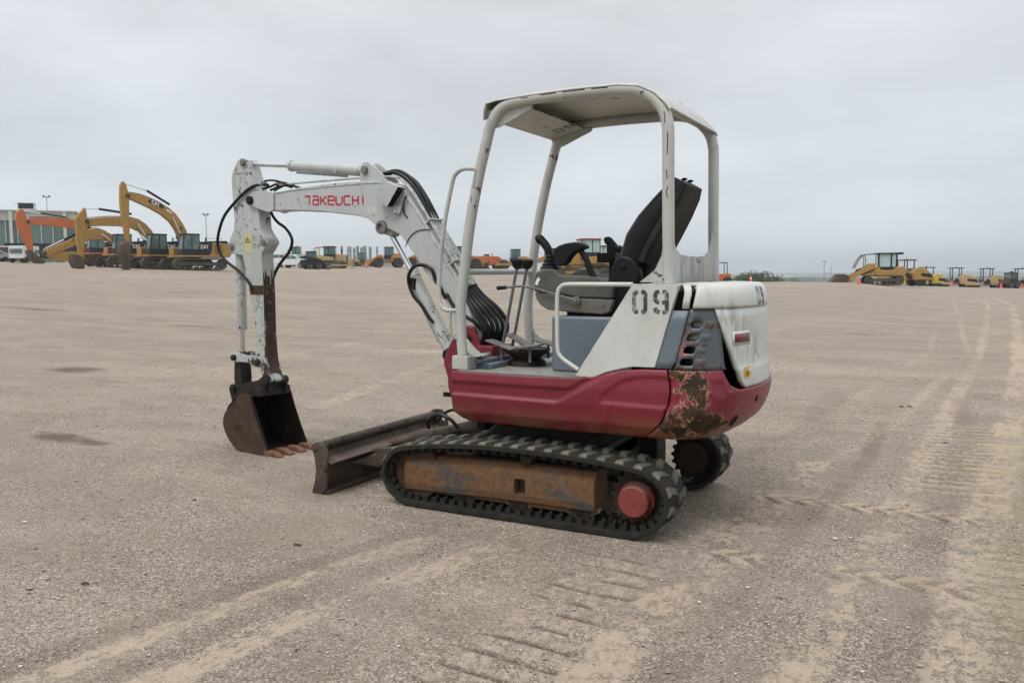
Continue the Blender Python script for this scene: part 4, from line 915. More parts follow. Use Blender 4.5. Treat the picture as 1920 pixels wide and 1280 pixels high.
for q in range(2):
    m = MB(); m.add([(x, y, 2.40+(.27-x)*.258-.0035) for x, y in ((.24-.10*q, -.02+.0*q), (.24-.10*q, -.16), (.17-.10*q, -.16), (.17-.10*q, -.02))], [(0, 1, 2, 3)]); build('printed_sheet', m, 'greysticker', ul, smooth=False)
m = MB(); m.tube(smoothpath([(-.115, -.02, 2.535), (-.122, -.02, 2.575), (-.108, -.02, 2.60), (-.094, -.02, 2.575), (-.101, -.02, 2.535)], 5), .008, 8); H_(build('lifting_eye', m, 'sprocket', mx))
# handrails
m = MB(); m.tube(smoothpath([(.352, .47, 2.108), (.40, .485, 2.113), (.44, .50, 2.108), (.485, .50, 2.082), (.51, .50, 2.031), (.563, .50, 1.828), (.592, .50, 1.66), (.612, .50, 1.50), (.622, .50, 1.389), (.617, .50, 1.30), (.595, .50, 1.252), (.55, .49, 1.238), (.49, .47, 1.241)], 4), .0135, 12); H_(build('front_handrail', m, 'canopy', mx))
m = MB(); m.tube(smoothpath([(.538, .50, 1.238), (.540, .50, 1.16), (.532, .50, 1.09), (.50, .48, 1.055)], 4), .010, 8); H_(build('handrail_stay', m, 'arm', mx))
m = MB(); m.tube(smoothpath([(-.70, .565, 1.402), (-.50, .565, 1.403), (-.315, .565, 1.403), (-.268, .565, 1.392), (-.246, .565, 1.362), (-.24, .565, 1.30), (-.24, .565, 1.16), (-.242, .565, 1.04), (-.252, .565, 1.00), (-.285, .565, .968), (-.375, .565, .915)], 4), .0125, 12); H_(build('entry_handrail', m, 'white', mx))

# ---- swing bracket (red) at the front
m = MB()
for s in (1, -1): m.prism(fillet([(.50, .60), (.78, .63), (.80, .71), (.85, .864), (.80, .98), (.72, 1.09), (.66, 1.125), (.60, 1.11), (.555, 1.0), (.50, .9)], .03), s*.092, s*.128)
m.box(.50, .66, -.10, .10, .60, .93); m.cyl((.84-.10, -.13, .86), (.74, .13, .86), .05, 16)
sw = H_(build('swing_bracket', m, 'red', mx, smooth=True, bevel=.008))
m = MB(); m.prism(fillet([(.45, .60), (.70, .61), (.74, .70), (.74, .86), (.62, .92), (.45, .90)], .03), .18, .24); m.prism(fillet([(.45, .60), (.62, .61), (.66, .70), (.66, .86), (.60, .90), (.45, .88)], .03), -.24, -.18); m.box(.44, .58, -.20, .20, .60, .66); m.box(.44, .58, -.20, .20, .84, .90); build('front_mount', m, 'red', sw, bevel=.01)
m = MB(); m.box(.68, .80, .19, .205, .635, .665); build('stop_tab', m, 'dark', sw, smooth=False)
m = MB(); m.lathe((.745, .13, .868), (0, 1, 0), [(0, .026), (.01, .026), (.012, .02), (.02, .018)], 14); m.lathe((.65, .13, 1.03), (0, 1, 0), [(0, .03), (.012, .03), (.014, .02)], 14); build('pivot_pin', m, 'grease_shade', sw)

# ---- boom frame: local x away from the swing post, z up
def Bf(o, z=0.): o.rotation_euler = (0, 0, BE+PSI); c, s = math.cos(PSI), math.sin(PSI); o.location = (.75*c, .75*s, z); return o
BM = [(2.115, 2.135), (2.05, 2.152), (1.965, 2.146), (1.80, 2.138), (1.547, 2.153), (1.295, 2.162), (1.0, 2.162), (.795, 2.153), (.656, 2.139), (.535, 2.108), (.431, 2.022), (.329, 1.897), (.144, 1.645), (-.013, 1.419), (-.09, 1.25), (-.145, 1.10), (-.15, 1.02), (-.12, .975), (-.075, .975), (-.03, 1.03), (.03, 1.15), (.15, 1.35), (.274, 1.469), (.401, 1.631), (.50, 1.745), (.60, 1.79), (.735, 1.824), (.831, 1.885), (.931, 1.907), (1.303, 1.955), (1.685, 1.984), (1.886, 1.986), (2.06, 2.02), (2.13, 2.05), (2.15, 2.095)]
m = MB(); m.prism(BM, -.075, .075)
bo = Bf(build('boom', m, 'boom', mx, smooth=True, bevel=.007)); bo['label'] = 'bent grey-white boom lettered in red'
for s in (1, -1):
    m = MB(); m.prism(fillet([(2.15, 2.045), (2.115, 2.04), (1.90, 1.976), (1.83, 1.99), (1.83, 2.135), (1.96, 2.15), (2.06, 2.155), (2.14, 2.125), (2.16, 2.085)], .025), s*.076, s*.090); build('nose_plate', m, 'boom', bo, bevel=.004)
    m = MB(); m.lathe((2.109, s*.09, 2.085), (0, s, 0), [(0, .036), (.018, .036), (.020, .024), (.026, .022), (.026, .010), (.022, .009)], 18); build('nose_pin', m, 'grease_shade', bo)
    m = MB(); m.prism(fillet([(.905, 2.15), (.895, 2.255), (.868, 2.292), (.826, 2.296), (.782, 2.268), (.70, 2.21), (.62, 2.14)], .02), s*.048, s*.064); build('cylinder_bracket', m, 'boom', bo, bevel=.004)
    m = MB(); m.lathe((.847, s*.064, 2.236), (0, s, 0), [(0, .030), (.02, .030), (.022, .018)], 16); build('bracket_pin', m, 'steel', bo)
    m = MB(); m.lathe((.684, s*.075, 1.812), (0, s, 0), [(0, .052), (.016, .050), (.022, .034), (.022, .028), (.006, .026)], 20); build('boom_pivot_boss', m, 'steel', bo)
m = MB(); m.prism([(.74, 1.83), (.60, 1.79), (.63, 1.745), (.70, 1.765)], -.045, .045); build('pivot_ear', m, 'boom', bo, bevel=.004)
# weld ribs along the boom side: upper flange line
m = MB(); m.tube(smoothpath([(1.83, .0765, 2.125), (1.547, .0765, 2.138), (.795, .0765, 2.138), (.60, .0765, 2.112), (.45, .0765, 2.015), (.33, .0765, 1.87), (.144, .0765, 1.615), (.0, .0765, 1.40)], 4), .004, 6); build('weld_bead', m, 'boom', bo)
# TAKEUCHI lettering
m = MB(); L0, L1 = 1.488, .812; zt, zb = 2.072, 2.008; chw = (L0-L1)/8
for i, ch in enumerate('TAKEUCHI'):
    for p in GL[ch]:
        w_ = .80 if ch != 'I' else .3
        q = []
        for u, v in p:
            X_ = L0-(i+.08+u*w_)*chw if ch != 'I' else L0-(i+.35)*chw
            sh = -.036*(L0-X_)/(L0-L1); q.append((X_, zb+sh+v*(zt-zb)+.010))
        strokes(m, [q], .0135, lambda u, v, d: (u, .0755+d, v))
build('lettering', m, 'lettering_red', bo, smooth=False, recalc=True)['label'] = 'red squared letters reading TAKEUCHI'
m = MB(); m.box(.728, .822, .0752, .0762, 1.912, 1.966); build('blank_sticker', m, 'greysticker', bo, smooth=False)
m = MB(); m.box(.865, .89, .0752, .077, 2.055, 2.11); build('data_plate', m, 'boom', bo, smooth=False)
m = MB(); m.tube(smoothpath([(.46, .077, 1.665), (.42, .079, 1.73), (.34, .079, 1.775), (.22, .077, 1.78)], 4), .0035, 6); build('sensor_wire', m, 'rubber', bo)
m = MB(); m.tube(smoothpath([(.42, .10, 2.02), (.46, .09, 1.97), (.46, .085, 1.90), (.435, .08, 1.87)], 4), .005, 6); build('lamp_wire', m, 'rubber', bo)
# work lamp
m = MB(); c = [(.66, 2.02), (.575, 2.135), (.41, 2.075), (.395, 2.05), (.555, 1.95), (.57, 1.94)]
m = MB(); m.add([(.680, .085, 2.012), (.585, .085, 2.136), (.44, .085, 2.078), (.555, .085, 1.945), (.672, .155, 2.008), (.580, .155, 2.130), (.452, .155, 2.083), (.562, .155, 1.946)], [(0, 1, 2, 3), (4, 7, 6, 5), (0, 4, 5, 1), (1, 5, 6, 2), (3, 7, 4, 0)])
wl = build('work_lamp', m, 'boom', bo, smooth=False, solid=.004)
m = MB(); m.add([(.462, .09, 2.062), (.560, .09, 1.960), (.566, .151, 1.955), (.468, .151, 2.058)], [(0, 1, 2, 3)]); build('lamp_lens', m, 'dark', wl, smooth=False)
m = MB(); m.prism(fillet([(.56, 1.955), (.47, 1.96), (.49, 1.90), (.535, 1.89)], .012), .076, .10); m.lathe((.525, .10, 1.915), (0, 1, 0), [(0, .014), (.012, .014), (.013, .008)], 10); build('lamp_bracket', m, 'boom', wl, bevel=.003)
# steel pipes down the back of the boom and hoses
def off(pts, d):
    o = []; n = len(pts)
    for i in range(n):
        a = Vector(pts[max(i-1, 0)]); b = Vector(pts[min(i+1, n-1)]); t = (b-a).normalized(); o.append((pts[i][0]-(-t.y)*d*-1, pts[i][1]-t.x*d*-1) if False else (pts[i][0]+(-t.y)*d*-1, pts[i][1]+t.x*d*-1))
    return o
back = [(.63, 2.165), (.56, 2.14), (.45, 2.055), (.345, 1.925), (.16, 1.672), (.0, 1.44), (-.04, 1.375)]
for i, y in enumerate((-.055, -.025, .005, .035, .06)):
    m = MB(); P = [(x-.022, y, z+.020) for x, z in back[(0 if i > 2 else 0):]]
    if i == 4: P = [(1.80, .05, 2.195), (1.3, .05, 2.19), (.87, .05, 2.185), (.72, .055, 2.178)]+P[1:]
    m.tube(smoothpath(P, 4), .0085, 8); build('hydraulic_pipe', m, 'boom', bo)
for x, z in ((.27, 1.84), (.06, 1.55)):
    m = MB(); m.box(x-.045, x+.01, -.07, .075, z-.004, z+.004, rot=Matrix.Rotation(rad(-54)+math.pi/2, 3, 'Y')); m.lathe((x-.02, .075, z), (0, 1, 0), [(0, .008), (.01, .008)], 8); build('pipe_clamp', m, 'boom', bo, smooth=False)
for y, k in ((-.045, 0), (-.005, .015), (.03, .0)):
    m = MB(); m.tube(smoothpath([(.78, y, 2.19), (.66, y, 2.205+k), (.56, y, 2.195+k), (.45, y, 2.13+k), (.36, y, 2.02+k), (.30, y, 1.93), (.26, y, 1.86)], 5), .0125, 10); build('boom_hose', m, 'rubber', bo)
for i, (y, bx_, bz) in enumerate(((-.06, 0, 0), (-.035, .0, .0), (-.008, 0, 0), (.018, 0, 0), (.045, 0, 0), (.07, 0, 0))):
    k = i/5
    P = [(-.035-.0*k, y, 1.40-.02*k), (-.115+.02*k, y*1.2, 1.315-.03*k), (-.215+.05*k, y*1.5, 1.235-.02*k), (-.285+.06*k, y*1.6, 1.15-.02*k), (-.295+.06*k, y*1.4, 1.07-.01*k), (-.245+.045*k, y*1.1, 1.0), (-.16+.03*k, y, .965)]
    m = MB(); m.tube(smoothpath(P, 6), .0155, 10); build('swing_hose', m, 'rubber', bo)
    m = MB(); m.lathe((-.02, y, 1.425-.02*k), (-.7, 0, -.72), [(0, .012), (.03, .012), (.03, .018), (.05, .018)], 8); build('hose_fitting', m, 'steel', bo)
m = MB(); m.box(-.34, -.20, -.12, .14, .88, .99); build('hose_block', m, 'red', bo, bevel=.01)
# dark hose looping round the boom cylinder
m = MB(); m.tube(smoothpath([(.10, .085, 1.30), (.155, .09, 1.40), (.183, .09, 1.429), (.213, .09, 1.499), (.29, .09, 1.532), (.375, .09, 1.521), (.432, .08, 1.46), (.445, .06, 1.389), (.405, .06, 1.31), (.34, .06, 1.25), (.27, .055, 1.16), (.24, .05, 1.13)], 5), .0125, 10); build('boom_cylinder_hose', m, 'rubber', bo)
m = MB(); m.tube(smoothpath([(.09, .08, 1.33), (.04, .085, 1.26), (-.03, .085, 1.20), (-.12, .07, 1.15), (-.19, .05, 1.08)], 5), .0125, 10); build('lower_boom_hose', m, 'rubber', bo)
# boom cylinder
m = MB(); a, b = Vector((.46, 0, 1.472)), Vector((.13, 0, .93)); m.tube([a, a.lerp(b, .02), a.lerp(b, .98), b], [.035, .046, .046, .035], 20); bc = Bf(build('boom_cylinder', m, 'arm', mx)); 
m = MB(); m.tube([Vector((.684, 0, 1.80)), a], .0215, 16); build('cylinder_rod', m, 'chrome', bc)
m = MB(); m.lathe(a-(b-a).normalized()*.0, (b-a), [(-.018, .030), (-.018, .048), (.035, .050), (.036, .046)], 20); build('cylinder_head', m, 'boom', bc)
m = MB(); m.lathe((.684, -.03, 1.80), (0, 1, 0), [(0, .036), (.06, .036)], 16); m.lathe((.12, -.04, .90), (0, 1, 0), [(0, .05), (.08, .05)], 16); build('cylinder_eye', m, 'grease_shade', bc)
m = MB(); d = (b-a).normalized(); n = Vector((-d.z, 0, d.x)); m.tube([a+n*.058+d*.06, b+n*.058-d*.10], .008, 8); build('feed_pipe', m, 'arm', bc)
m = MB(); m.box(.40, .44, -.02, .06, 1.36, 1.44); build('port_block', m, 'grease_shade', bc, bevel=.004)
# arm cylinder
m = MB(); a, b = Vector((1.725, 0, 2.345)), Vector((.955, 0, 2.246)); m.tube([a, a.lerp(b, .015), a.lerp(b, .05), a.lerp(b, .051), a.lerp(b, .98), b], [.036, .046, .046, .042, .042, .034], 20); ac = Bf(build('arm_cylinder', m, 'boom', mx))
m = MB(); m.tube([Vector((2.20, 0, 2.395)), a], .0185, 14); build('cylinder_rod', m, 'chrome', ac)
m = MB(); m.lathe((2.215, -.028, 2.40), (0, 1, 0), [(0, .034), (.056, .034)], 16); m.lathe((.85, -.046, 2.236), (0, 1, 0), [(0, .04), (.092, .04)], 16); m.tube([b, (.86, 0, 2.236)], .03, 12); build('cylinder_eye', m, 'boom', ac)
m = MB(); m.lathe((1.17, .02, 2.262), (0, 1, -.1), [(0, .018), (.035, .018), (.036, .012)], 10); m.tube([(1.66, -.01, 2.285), (1.1, -.01, 2.215)], .008, 8); build('feed_pipe', m, 'boom', ac)
# stick (arm)
AR = [(2.205, 2.434), (2.24, 2.442), (2.29, 2.425), (2.325, 2.385), (2.366, 2.325), (2.378, 2.279), (2.372, 2.15), (2.364, 2.031), (2.356, 1.93), (2.375, 1.85), (2.42, 1.79), (2.442, 1.74), (2.44, 1.69), (2.405, 1.655), (2.348, 1.648), (2.275, 1.64), (2.24, 1.54), (2.20, 1.40), (2.177, 1.27), (2.150, 1.13), (2.123, .98), (2.105, .84), (2.095, .72), (2.075, .64), (2.04, .585), (1.99, .565), (1.945, .60), (1.965, .66), (2.005, .74), (2.018, .85), (2.025, 1.01), (2.022, 1.28), (2.022, 1.458), (2.03, 1.62), (2.02, 1.66), (1.985, 1.69), (1.958, 1.735), (1.965, 1.775), (2.0, 1.805), (2.038, 1.86), (2.048, 2.003), (2.063, 2.12), (2.085, 2.2), (2.133, 2.296), (2.158, 2.38), (2.172, 2.42)]
m = MB(); m.prism(AR, -.062, .062)
ar = Bf(build('arm', m, 'arm', mx, smooth=True, bevel=.005)); ar['label'] = 'vertical grey-white arm, scratched to bare metal'
m = MB(); rx = random.Random(3); nS = 14; tops = [1.36+.16*abs(math.sin(i*1.3))+rx.uniform(-.05, .07) for i in range(nS+1)]; ax_ = itp([.66, .74, .85, 1.01, 1.28, 1.6], [1.965, 2.005, 2.018, 2.025, 2.0225, 2.0225])
G = [[(ax_(.66+(tp_-.66)*k/14)-.0022, -.060+.12*i/nS, .66+(tp_-.66)*k/14) for k in range(15)] for i, tp_ in enumerate(tops)]; m.grid(G); build('scraped_face', m, 'armface', ar, smooth=True)
m = MB(); m.add([(x, y, z) for x, z in ((2.196, 1.388), (2.183, 1.312), (2.022, 1.312), (2.022, 1.388)) for y in (.0625, .0655)], [(0, 2, 4, 6), (1, 3, 5, 7), (0, 1, 3, 2), (4, 5, 7, 6)]) ; build('hose_clamp_plate', m, 'sprocket', ar, smooth=False)
for (x, z, r) in ((2.215, 2.402, .030), (1.993, 1.741, .024), (2.40, 1.715, .030), (2.0, .615, .036)):
    for s in (1, -1): m = MB(); m.lathe((x, s*.062, z), (0, s, 0), [(0, r), (.014, r), (.016, r*.62), (.020, r*.6)], 16); build('pin_boss', m, 'grease_shade' if z < 1 else 'steel', ar)
m = MB(); m.prism([(2.256, 1.814), (2.139, 1.81), (2.13, 1.652), (2.22, 1.654)], .0625, .0640); ws = build('warning_sticker', m, 'warn', ar, smooth=False)
m = MB(); strokes(m, [[(2.165, 1.745), (2.195, 1.785), (2.225, 1.745), (2.165, 1.745)], [(2.195, 1.77), (2.195, 1.755)]], .006, lambda u, v, d: (u, .0642+d*.5, v)); build('warning_triangle', m, 'dark', ws, smooth=False)
# bucket cylinder, link, bucket
m = MB(); a, b = Vector((2.372, 0, 1.71)), Vector((2.382, 0, 1.01)); m.tube([a, a.lerp(b, .1), a.lerp(b, .99), b], [.03, .040, .040, .036], 20); kc = Bf(build('bucket_cylinder', m, 'arm', mx))
m = MB(); m.tube([b, (2.386, 0, .80)], .0195, 14); build('cylinder_rod', m, 'chrome', kc)
m = MB(); m.lathe((2.388, -.03, .785), (0, 1, 0), [(0, .035), (.06, .035)], 14); build('cylinder_eye', m, 'grease_shade', kc)
for s in (1, -1):
    m = MB(); m.prism(fillet([(2.43, .745), (2.425, .80), (2.38, .822), (2.24, .800), (2.08, .800), (2.045, .77), (2.05, .72), (2.10, .705), (2.25, .742), (2.38, .735)], .02), s*.066, s*.082); lk = Bf(build('tipping_lever', m, 'arm', mx, bevel=.004))
    for x, z in ((2.395, .775), (2.085, .752)): m = MB(); m.lathe((x, s*.082, z), (0, s, 0), [(0, .026), (.022, .026), (.03, .016)], 12); build('lever_pin', m, 'grease_shade', lk)
m = MB()
for s in (1, -1): m.prism(fillet([(2.43, .79), (2.36, .79), (2.345, .60), (2.36, .46), (2.44, .46), (2.445, .60)], .02), s*.03, s*.055)
m.box(2.355, 2.44, -.05, .05, .60, .63); Bf(build('bucket_link', m, 'grease_shade', mx, bevel=.004))
BO = [(2.075, .490), (2.055, .475), (1.995, .296), (1.889, .084), (1.845, -.0), (1.93, -.004), (2.191, -.002), (2.27, .03), (2.34, .085), (2.39, .15), (2.417, .22), (2.405, .28), (2.379, .325), (2.31, .37), (2.25, .425), (2.20, .475), (2.13, .50)]
m = MB(); back = [(1.845, .004), (1.93, .004), (2.191, .006), (2.265, .035), (2.332, .09), (2.38, .155), (2.404, .225), (2.395, .30), (2.36, .37), (2.29, .43), (2.20, .475), (2.10, .487), (2.055, .482)]
G = [[(x, y, z) for y in np.linspace(-.22, .195, 5)] for x, z in smoothpath([(x, z) for x, z in back], 2) for x, z in ((x, z),)] if False else [[(p[0], y, p[1]) for y in np.linspace(-.22, .195, 5)] for p in back]
m.grid(G); bk = Bf(build('bucket', m, 'bucket_in', mx, solid=.010, ang=40)); bk['label'] = 'rusty digging bucket resting on the gravel'
for y0, y1 in ((.186, .195), (-.220, -.211)): m = MB(); m.prism(back, y0, y1); build('inner_cheek', m, 'bucket_in', bk, smooth=False)
for y0, y1 in ((.195, .209), (-.234, -.220)): m = MB(); m.prism(fillet(BO, .012, 2), y0, y1); sp_ = build('side_plate', m, 'bucket', bk, smooth=False, bevel=.002)
for y in (-.185, -.06, .065, .18):
    m = MB(); m.loft([[(x, y+dy*w_, z+dz*h) for dy, dz in ((-1, -1), (1, -1), (1, 1), (-1, 1))] for x, z, w_, h in ((1.90, .024, .032, .022), (1.83, .022, .033, .026), (1.79, .020, .028, .022), (1.725, .010, .030, .006))]); build('bucket_tooth', m, 'teeth', bk, smooth=False, bevel=.003)
m = MB(); m.box(1.84, 1.90, -.22, .195, -.002, .020); build('cutting_edge', m, 'bucket', bk, smooth=False, bevel=.003)
m = MB(); G = [[(x, y, z) for y in (-.11, -.085)] for x, z in ()]
for s in (1, -1):
    m.prism(fillet([(1.95, .555), (1.97, .62), (2.04, .64), (2.10, .60), (2.36, .54), (2.46, .545), (2.49, .50), (2.47, .44), (2.44, .36), (2.30, .42), (2.12, .470), (1.99, .47)], .02), s*.085-.02, s*.085+.0-.005)
m.prism([(1.985, .475), (2.0, .54), (2.06, .56), (2.14, .53), (2.34, .45), (2.30, .425), (2.07, .470)], -.17, .15); build('bucket_ear', m, 'grease_shade', bk, bevel=.004)
m = MB(); m.cyl((2.0, -.13, .59), (2.0, .11, .59), .036, 16); build('bucket_pin', m, 'grease_shade', bk); m = MB(); m.cyl((2.425, -.12, .498), (2.425, .10, .498), .028, 14); build('bucket_pin', m, 'grease_shade', bk)
for y, x, z in ((-.222, 1.95, .20), (-.222, 1.91, .13), (-.222, 1.885, .105)):
    m = MB(); m.lathe((x+.01, -.2195, z), (0, 1, 0), [(0, .008), (.002, .008)], 8); build('bolt_hole', m, 'greysticker', bk)
m = MB(); 
for i, ch in enumerate('mg'): strokes(m, [[(2.26-i*.06-u*.042, .175+v*.05+.012*u) for u, v in p] for p in GL[ch]], .007, lambda u, v, d: (u, .2092+d, v+.0))
build('scrawled_mark', m, 'dark', bk, smooth=False)
# hoses at the stick
m = MB(); m.tube(smoothpath([(1.93, .05, 2.20), (2.008, .07, 2.207), (2.10, .075, 2.195), (2.20, .08, 2.15), (2.337, .085, 2.064), (2.45, .085, 1.98), (2.52, .085, 1.88), (2.56, .085, 1.76), (2.535, .08, 1.66), (2.46, .075, 1.59), (2.331, .072, 1.519), (2.224, .072, 1.445), (2.16, .072, 1.38), (2.15, .072, 1.35)], 6), .0125, 10); Bf(build('bucket_hose', m, 'rubber', mx))
m = MB(); m.tube(smoothpath([(2.00, -.06, 2.10), (2.065, -.08, 2.03), (2.05, -.08, 1.975), (1.99, -.085, 1.91), (1.90, -.085, 1.86), (1.835, -.085, 1.79), (1.825, -.085, 1.73), (1.87, -.085, 1.655), (1.955, -.085, 1.585), (2.03, -.08, 1.50), (2.06, -.07, 1.42)], 6), .0125, 10); Bf(build('bucket_hose', m, 'rubber', mx))
m = MB()
for y, k in ((.045, 0), (-.02, .012), (-.05, 0)): m.tube(smoothpath([(1.66, y, 2.165), (1.75, y, 2.19+k), (1.85, y, 2.20+k), (1.92, y, 2.185), (2.0, y*1.4, 2.17)], 4), .010, 8)
m.tube(smoothpath([(1.65, .05, 2.17), (1.78, .06, 2.215), (1.86, .06, 2.232), (1.95, .06, 2.235), (2.0, .06, 2.215)], 4), .008, 8); Bf(build('jumper_hose', m, 'rubber', mx))
m = MB(); m.box(1.97, 1.99, .078, .086, 2.10, 2.24); m.lathe((1.98, .04, 2.225), (0, 1, 0), [(0, .022), (.06, .022)], 10); m.lathe((1.82, -.03, 2.215), (0, 1, 0), [(0, .016), (.09, .016)], 8); Bf(build('hose_bracket', m, 'boom', mx, smooth=False))

# ================================================================== THE YARD BEHIND
def ground_at(px, D, dz=0.):
    """a spot on the yard: bearing given by the photograph column at eye level, distance in metres"""
    d = fw+rr*((px-960)/FPX)+uu*((640-515)/FPX); a = math.atan2(d.y, d.x)
    x, y = CAMP.x+D*math.cos(a), CAMP.y+D*math.sin(a); return Vector((x, y, terrain(x, y)+dz)), a
def put(name, label, cat, px, D, turn, group=None, dz=0.):
    """turn: degrees the thing's nose is turned from image-left (0) towards the viewer (+)"""
    p, a = ground_at(px, D, dz); return thing(name, label, cat, p, a+math.pi/2+rad(turn), group)
def crawler(t, L, gauge, w, h, mat='mtrack', frame='mtrack', xc=0.):
    for s in (1, -1):
        r = h/2; n = 10
        out_ = [(xc+L/2-r+r*math.sin(math.pi*k/n), r+r*math.cos(math.pi*k/n)) for k in range(n+1)]+[(xc-L/2+r-r*math.sin(math.pi*k/n), r-r*math.cos(math.pi*k/n)) for k in range(n+1)]
        inn = [(xc+(x-xc)*(1-.12/L*2), r+(z-r)*(1-.10/r)) for x, z in out_]
        m = MB(); k = len(out_); y0, y1 = s*(gauge/2-w/2), s*(gauge/2+w/2)
        V = [(x, y, z) for y in (y0, y1) for P in (out_, inn) for x, z in P]
        m.add(V, [f for i in range(k) for j in ((i+1) % k,) for f in ((i, j, 2*k+j, 2*k+i), (k+i, 3*k+i, 3*k+j, k+j), (i, k+i, k+j, j), (2*k+i, 2*k+j, 3*k+j, 3*k+i))])
        # grouser bars
        P = [Vector((x, z)) for x, z in out_]; tot = sum((P[(i+1) % k]-P[i]).length for i in range(k)); cnt = int(tot/.19); acc_ = 0; i = 0; rem = 0
        for g in range(cnt):
            d_ = tot*g/cnt; q = 0
            for i in range(k):
                l = (P[(i+1) % k]-P[i]).length
                if q+l >= d_: break
                q += l
            if l < 1e-6: continue
            a, b = P[i], P[(i+1) % k]; c = a.lerp(b, (d_-q)/l); tt = (b-a).normalized(); nn = Vector((-tt.y, tt.x))
            if nn.dot(c-Vector((xc, r))) < 0: nn = -nn
            e = [c-tt*.02, c+tt*.02, c+tt*.015+nn*.035, c-tt*.015+nn*.035]
            m.prism([(p.x, p.y) for p in e], y0, y1)
        bt = build('track', m, mat, t, smooth=False)
        m = MB(); m.prism([(xc+L*.36, r*.75), (xc+L*.36, r*1.35), (xc-L*.36, r*1.4), (xc-L*.36, r*.75)], s*(gauge/2-w*.2), s*(gauge/2+w*.42)); build('track_frame', m, frame, bt, smooth=False, bevel=.03)
        for x in (xc+L/2-r, xc-L/2+r):
            m = MB(); m.lathe((x, s*(gauge/2-w*.3), r), (0, s, 0), [(0, r*.74), (w*.66, r*.74), (w*.68, r*.4), (w*.78, r*.35)], 18); build('sprocket' if x < xc else 'idler', m, frame, bt)
        for q in range(6):
            x = xc+L*(-.30+.12*q); m = MB(); m.lathe((x, s*(gauge/2), r*.36), (0, s, 0), [(0, .12), (w*.4, .12)], 10); build('roller', m, frame, bt)
def panes(parent, frames, mat='glass', th=.015):
    for P in frames:
        m = MB(); V = [Vector(p) for p in P]; n = (V[1]-V[0]).cross(V[2]-V[0]).normalized()*th
        m.add([p-n for p in V]+[p+n for p in V], [tuple(range(len(V)))[::-1], tuple(range(len(V), 2*len(V)))]+[(i, (i+1) % len(V), len(V)+(i+1) % len(V), len(V)+i) for i in range(len(V))]); build('window', m, mat, parent, smooth=False)
def cabin(t, x0, x1, y0, y1, z0, z1, mat='mblack', rake=.12, roof='mblack', over=.05, glass='glass', split=.58, post=.09, sill=.35):
    """glazed cab: posts, sill, roof, panes. rake pulls the front pillar top back"""
    h = z1-z0; zs = z0+h*sill; m = MB(); xf = lambda z: x1-rake*(z-z0)/h
    m.prism([(x0, z0), (x1, z0), (xf(zs), zs), (x0, zs)], y0, y1)
    for y in (y0, y1-post):
        for xa, xb in ((x0, x0+post), (x0+(x1-x0)*(1-split)-post/2, x0+(x1-x0)*(1-split)+post/2)): m.box(xa, xb, y, y+post, zs, z1)
        m.prism([(xf(zs)-post, zs), (xf(zs), zs), (xf(z1), z1), (xf(z1)-post, z1)], y, y+post)
    c = build('cab', m, mat, t, smooth=False, bevel=.02)
    m = MB(); m.prism([(x0-over, z1), (xf(z1)+over, z1), (xf(z1)+over-.06, z1+.13), (x0, z1+.13)], y0-over, y1+over); build('cab_roof', m, roof, c, smooth=False, bevel=.03)
    xm = x0+(x1-x0)*(1-split); F = []
    for y in (y0+post*.4, y1-post*.4):
        F.append([(x0+post, y, zs), (xm-post/2, y, zs), (xm-post/2, y, z1), (x0+post, y, z1)]); F.append([(xm+post/2, y, zs), (xf(zs)-post, y, zs), (xf(z1)-post, y, z1), (xm+post/2, y, z1)])
    F.append([(xf(zs)-.03, y0+post, zs), (xf(zs)-.03, y1-post, zs), (xf(z1)-.03, y1-post, z1), (xf(z1)-.03, y0+post, z1)]); F.append([(x0+.03, y0+post, zs), (x0+.03, y1-post, zs), (x0+.03, y1-post, z1), (x0+.03, y0+post, z1)])
    panes(c, F, glass)
    m = MB(); m.prism(fillet([(x0+.35, z0+.5), (x0+.85, z0+.5), (x0+.8, z0+.62), (x0+.5, z0+.68), (x0+.4, z0+1.25), (x0+.28, z0+1.25)], .04, 2), (y0+y1)/2-.22, (y0+y1)/2+.22); build('seat', m, 'mblack', c)
    return c
def words(name, parent, txt, x0, z0, wd, ht, y, mat='conew', th=.035, down=1, slant=0.):
    m = MB(); n = len(txt)
    for i, ch in enumerate(txt):
        for p in GL[ch]: strokes(m, [[(x0-down*(i+u*.75)*wd/n, z0+v*ht+slant*(i+u*.75)*wd/n) for u, v in p]], th, lambda u, v, d: (u, y+d*3, v))
    return build(name, m, mat, parent, smooth=False)
def hyd(parent, a, b, c, r, r2, barrel='mblack', rod='chrome', y=0.):
    """cylinder: barrel from a to b, rod b to c, in the boom plane"""
    for yy in ((y,) if not isinstance(y, tuple) else y):
        m = MB(); m.tube([(a[0], yy, a[1]), (b[0], yy, b[1])], r, 12); o = build('cylinder', m, barrel, parent)
        m = MB(); m.tube([(b[0], yy, b[1]), (c[0], yy, c[1])], r2, 8); build('rod', m, rod, o)
XS = .826
def xs_(P): return [(x*XS, z) for x, z in P]
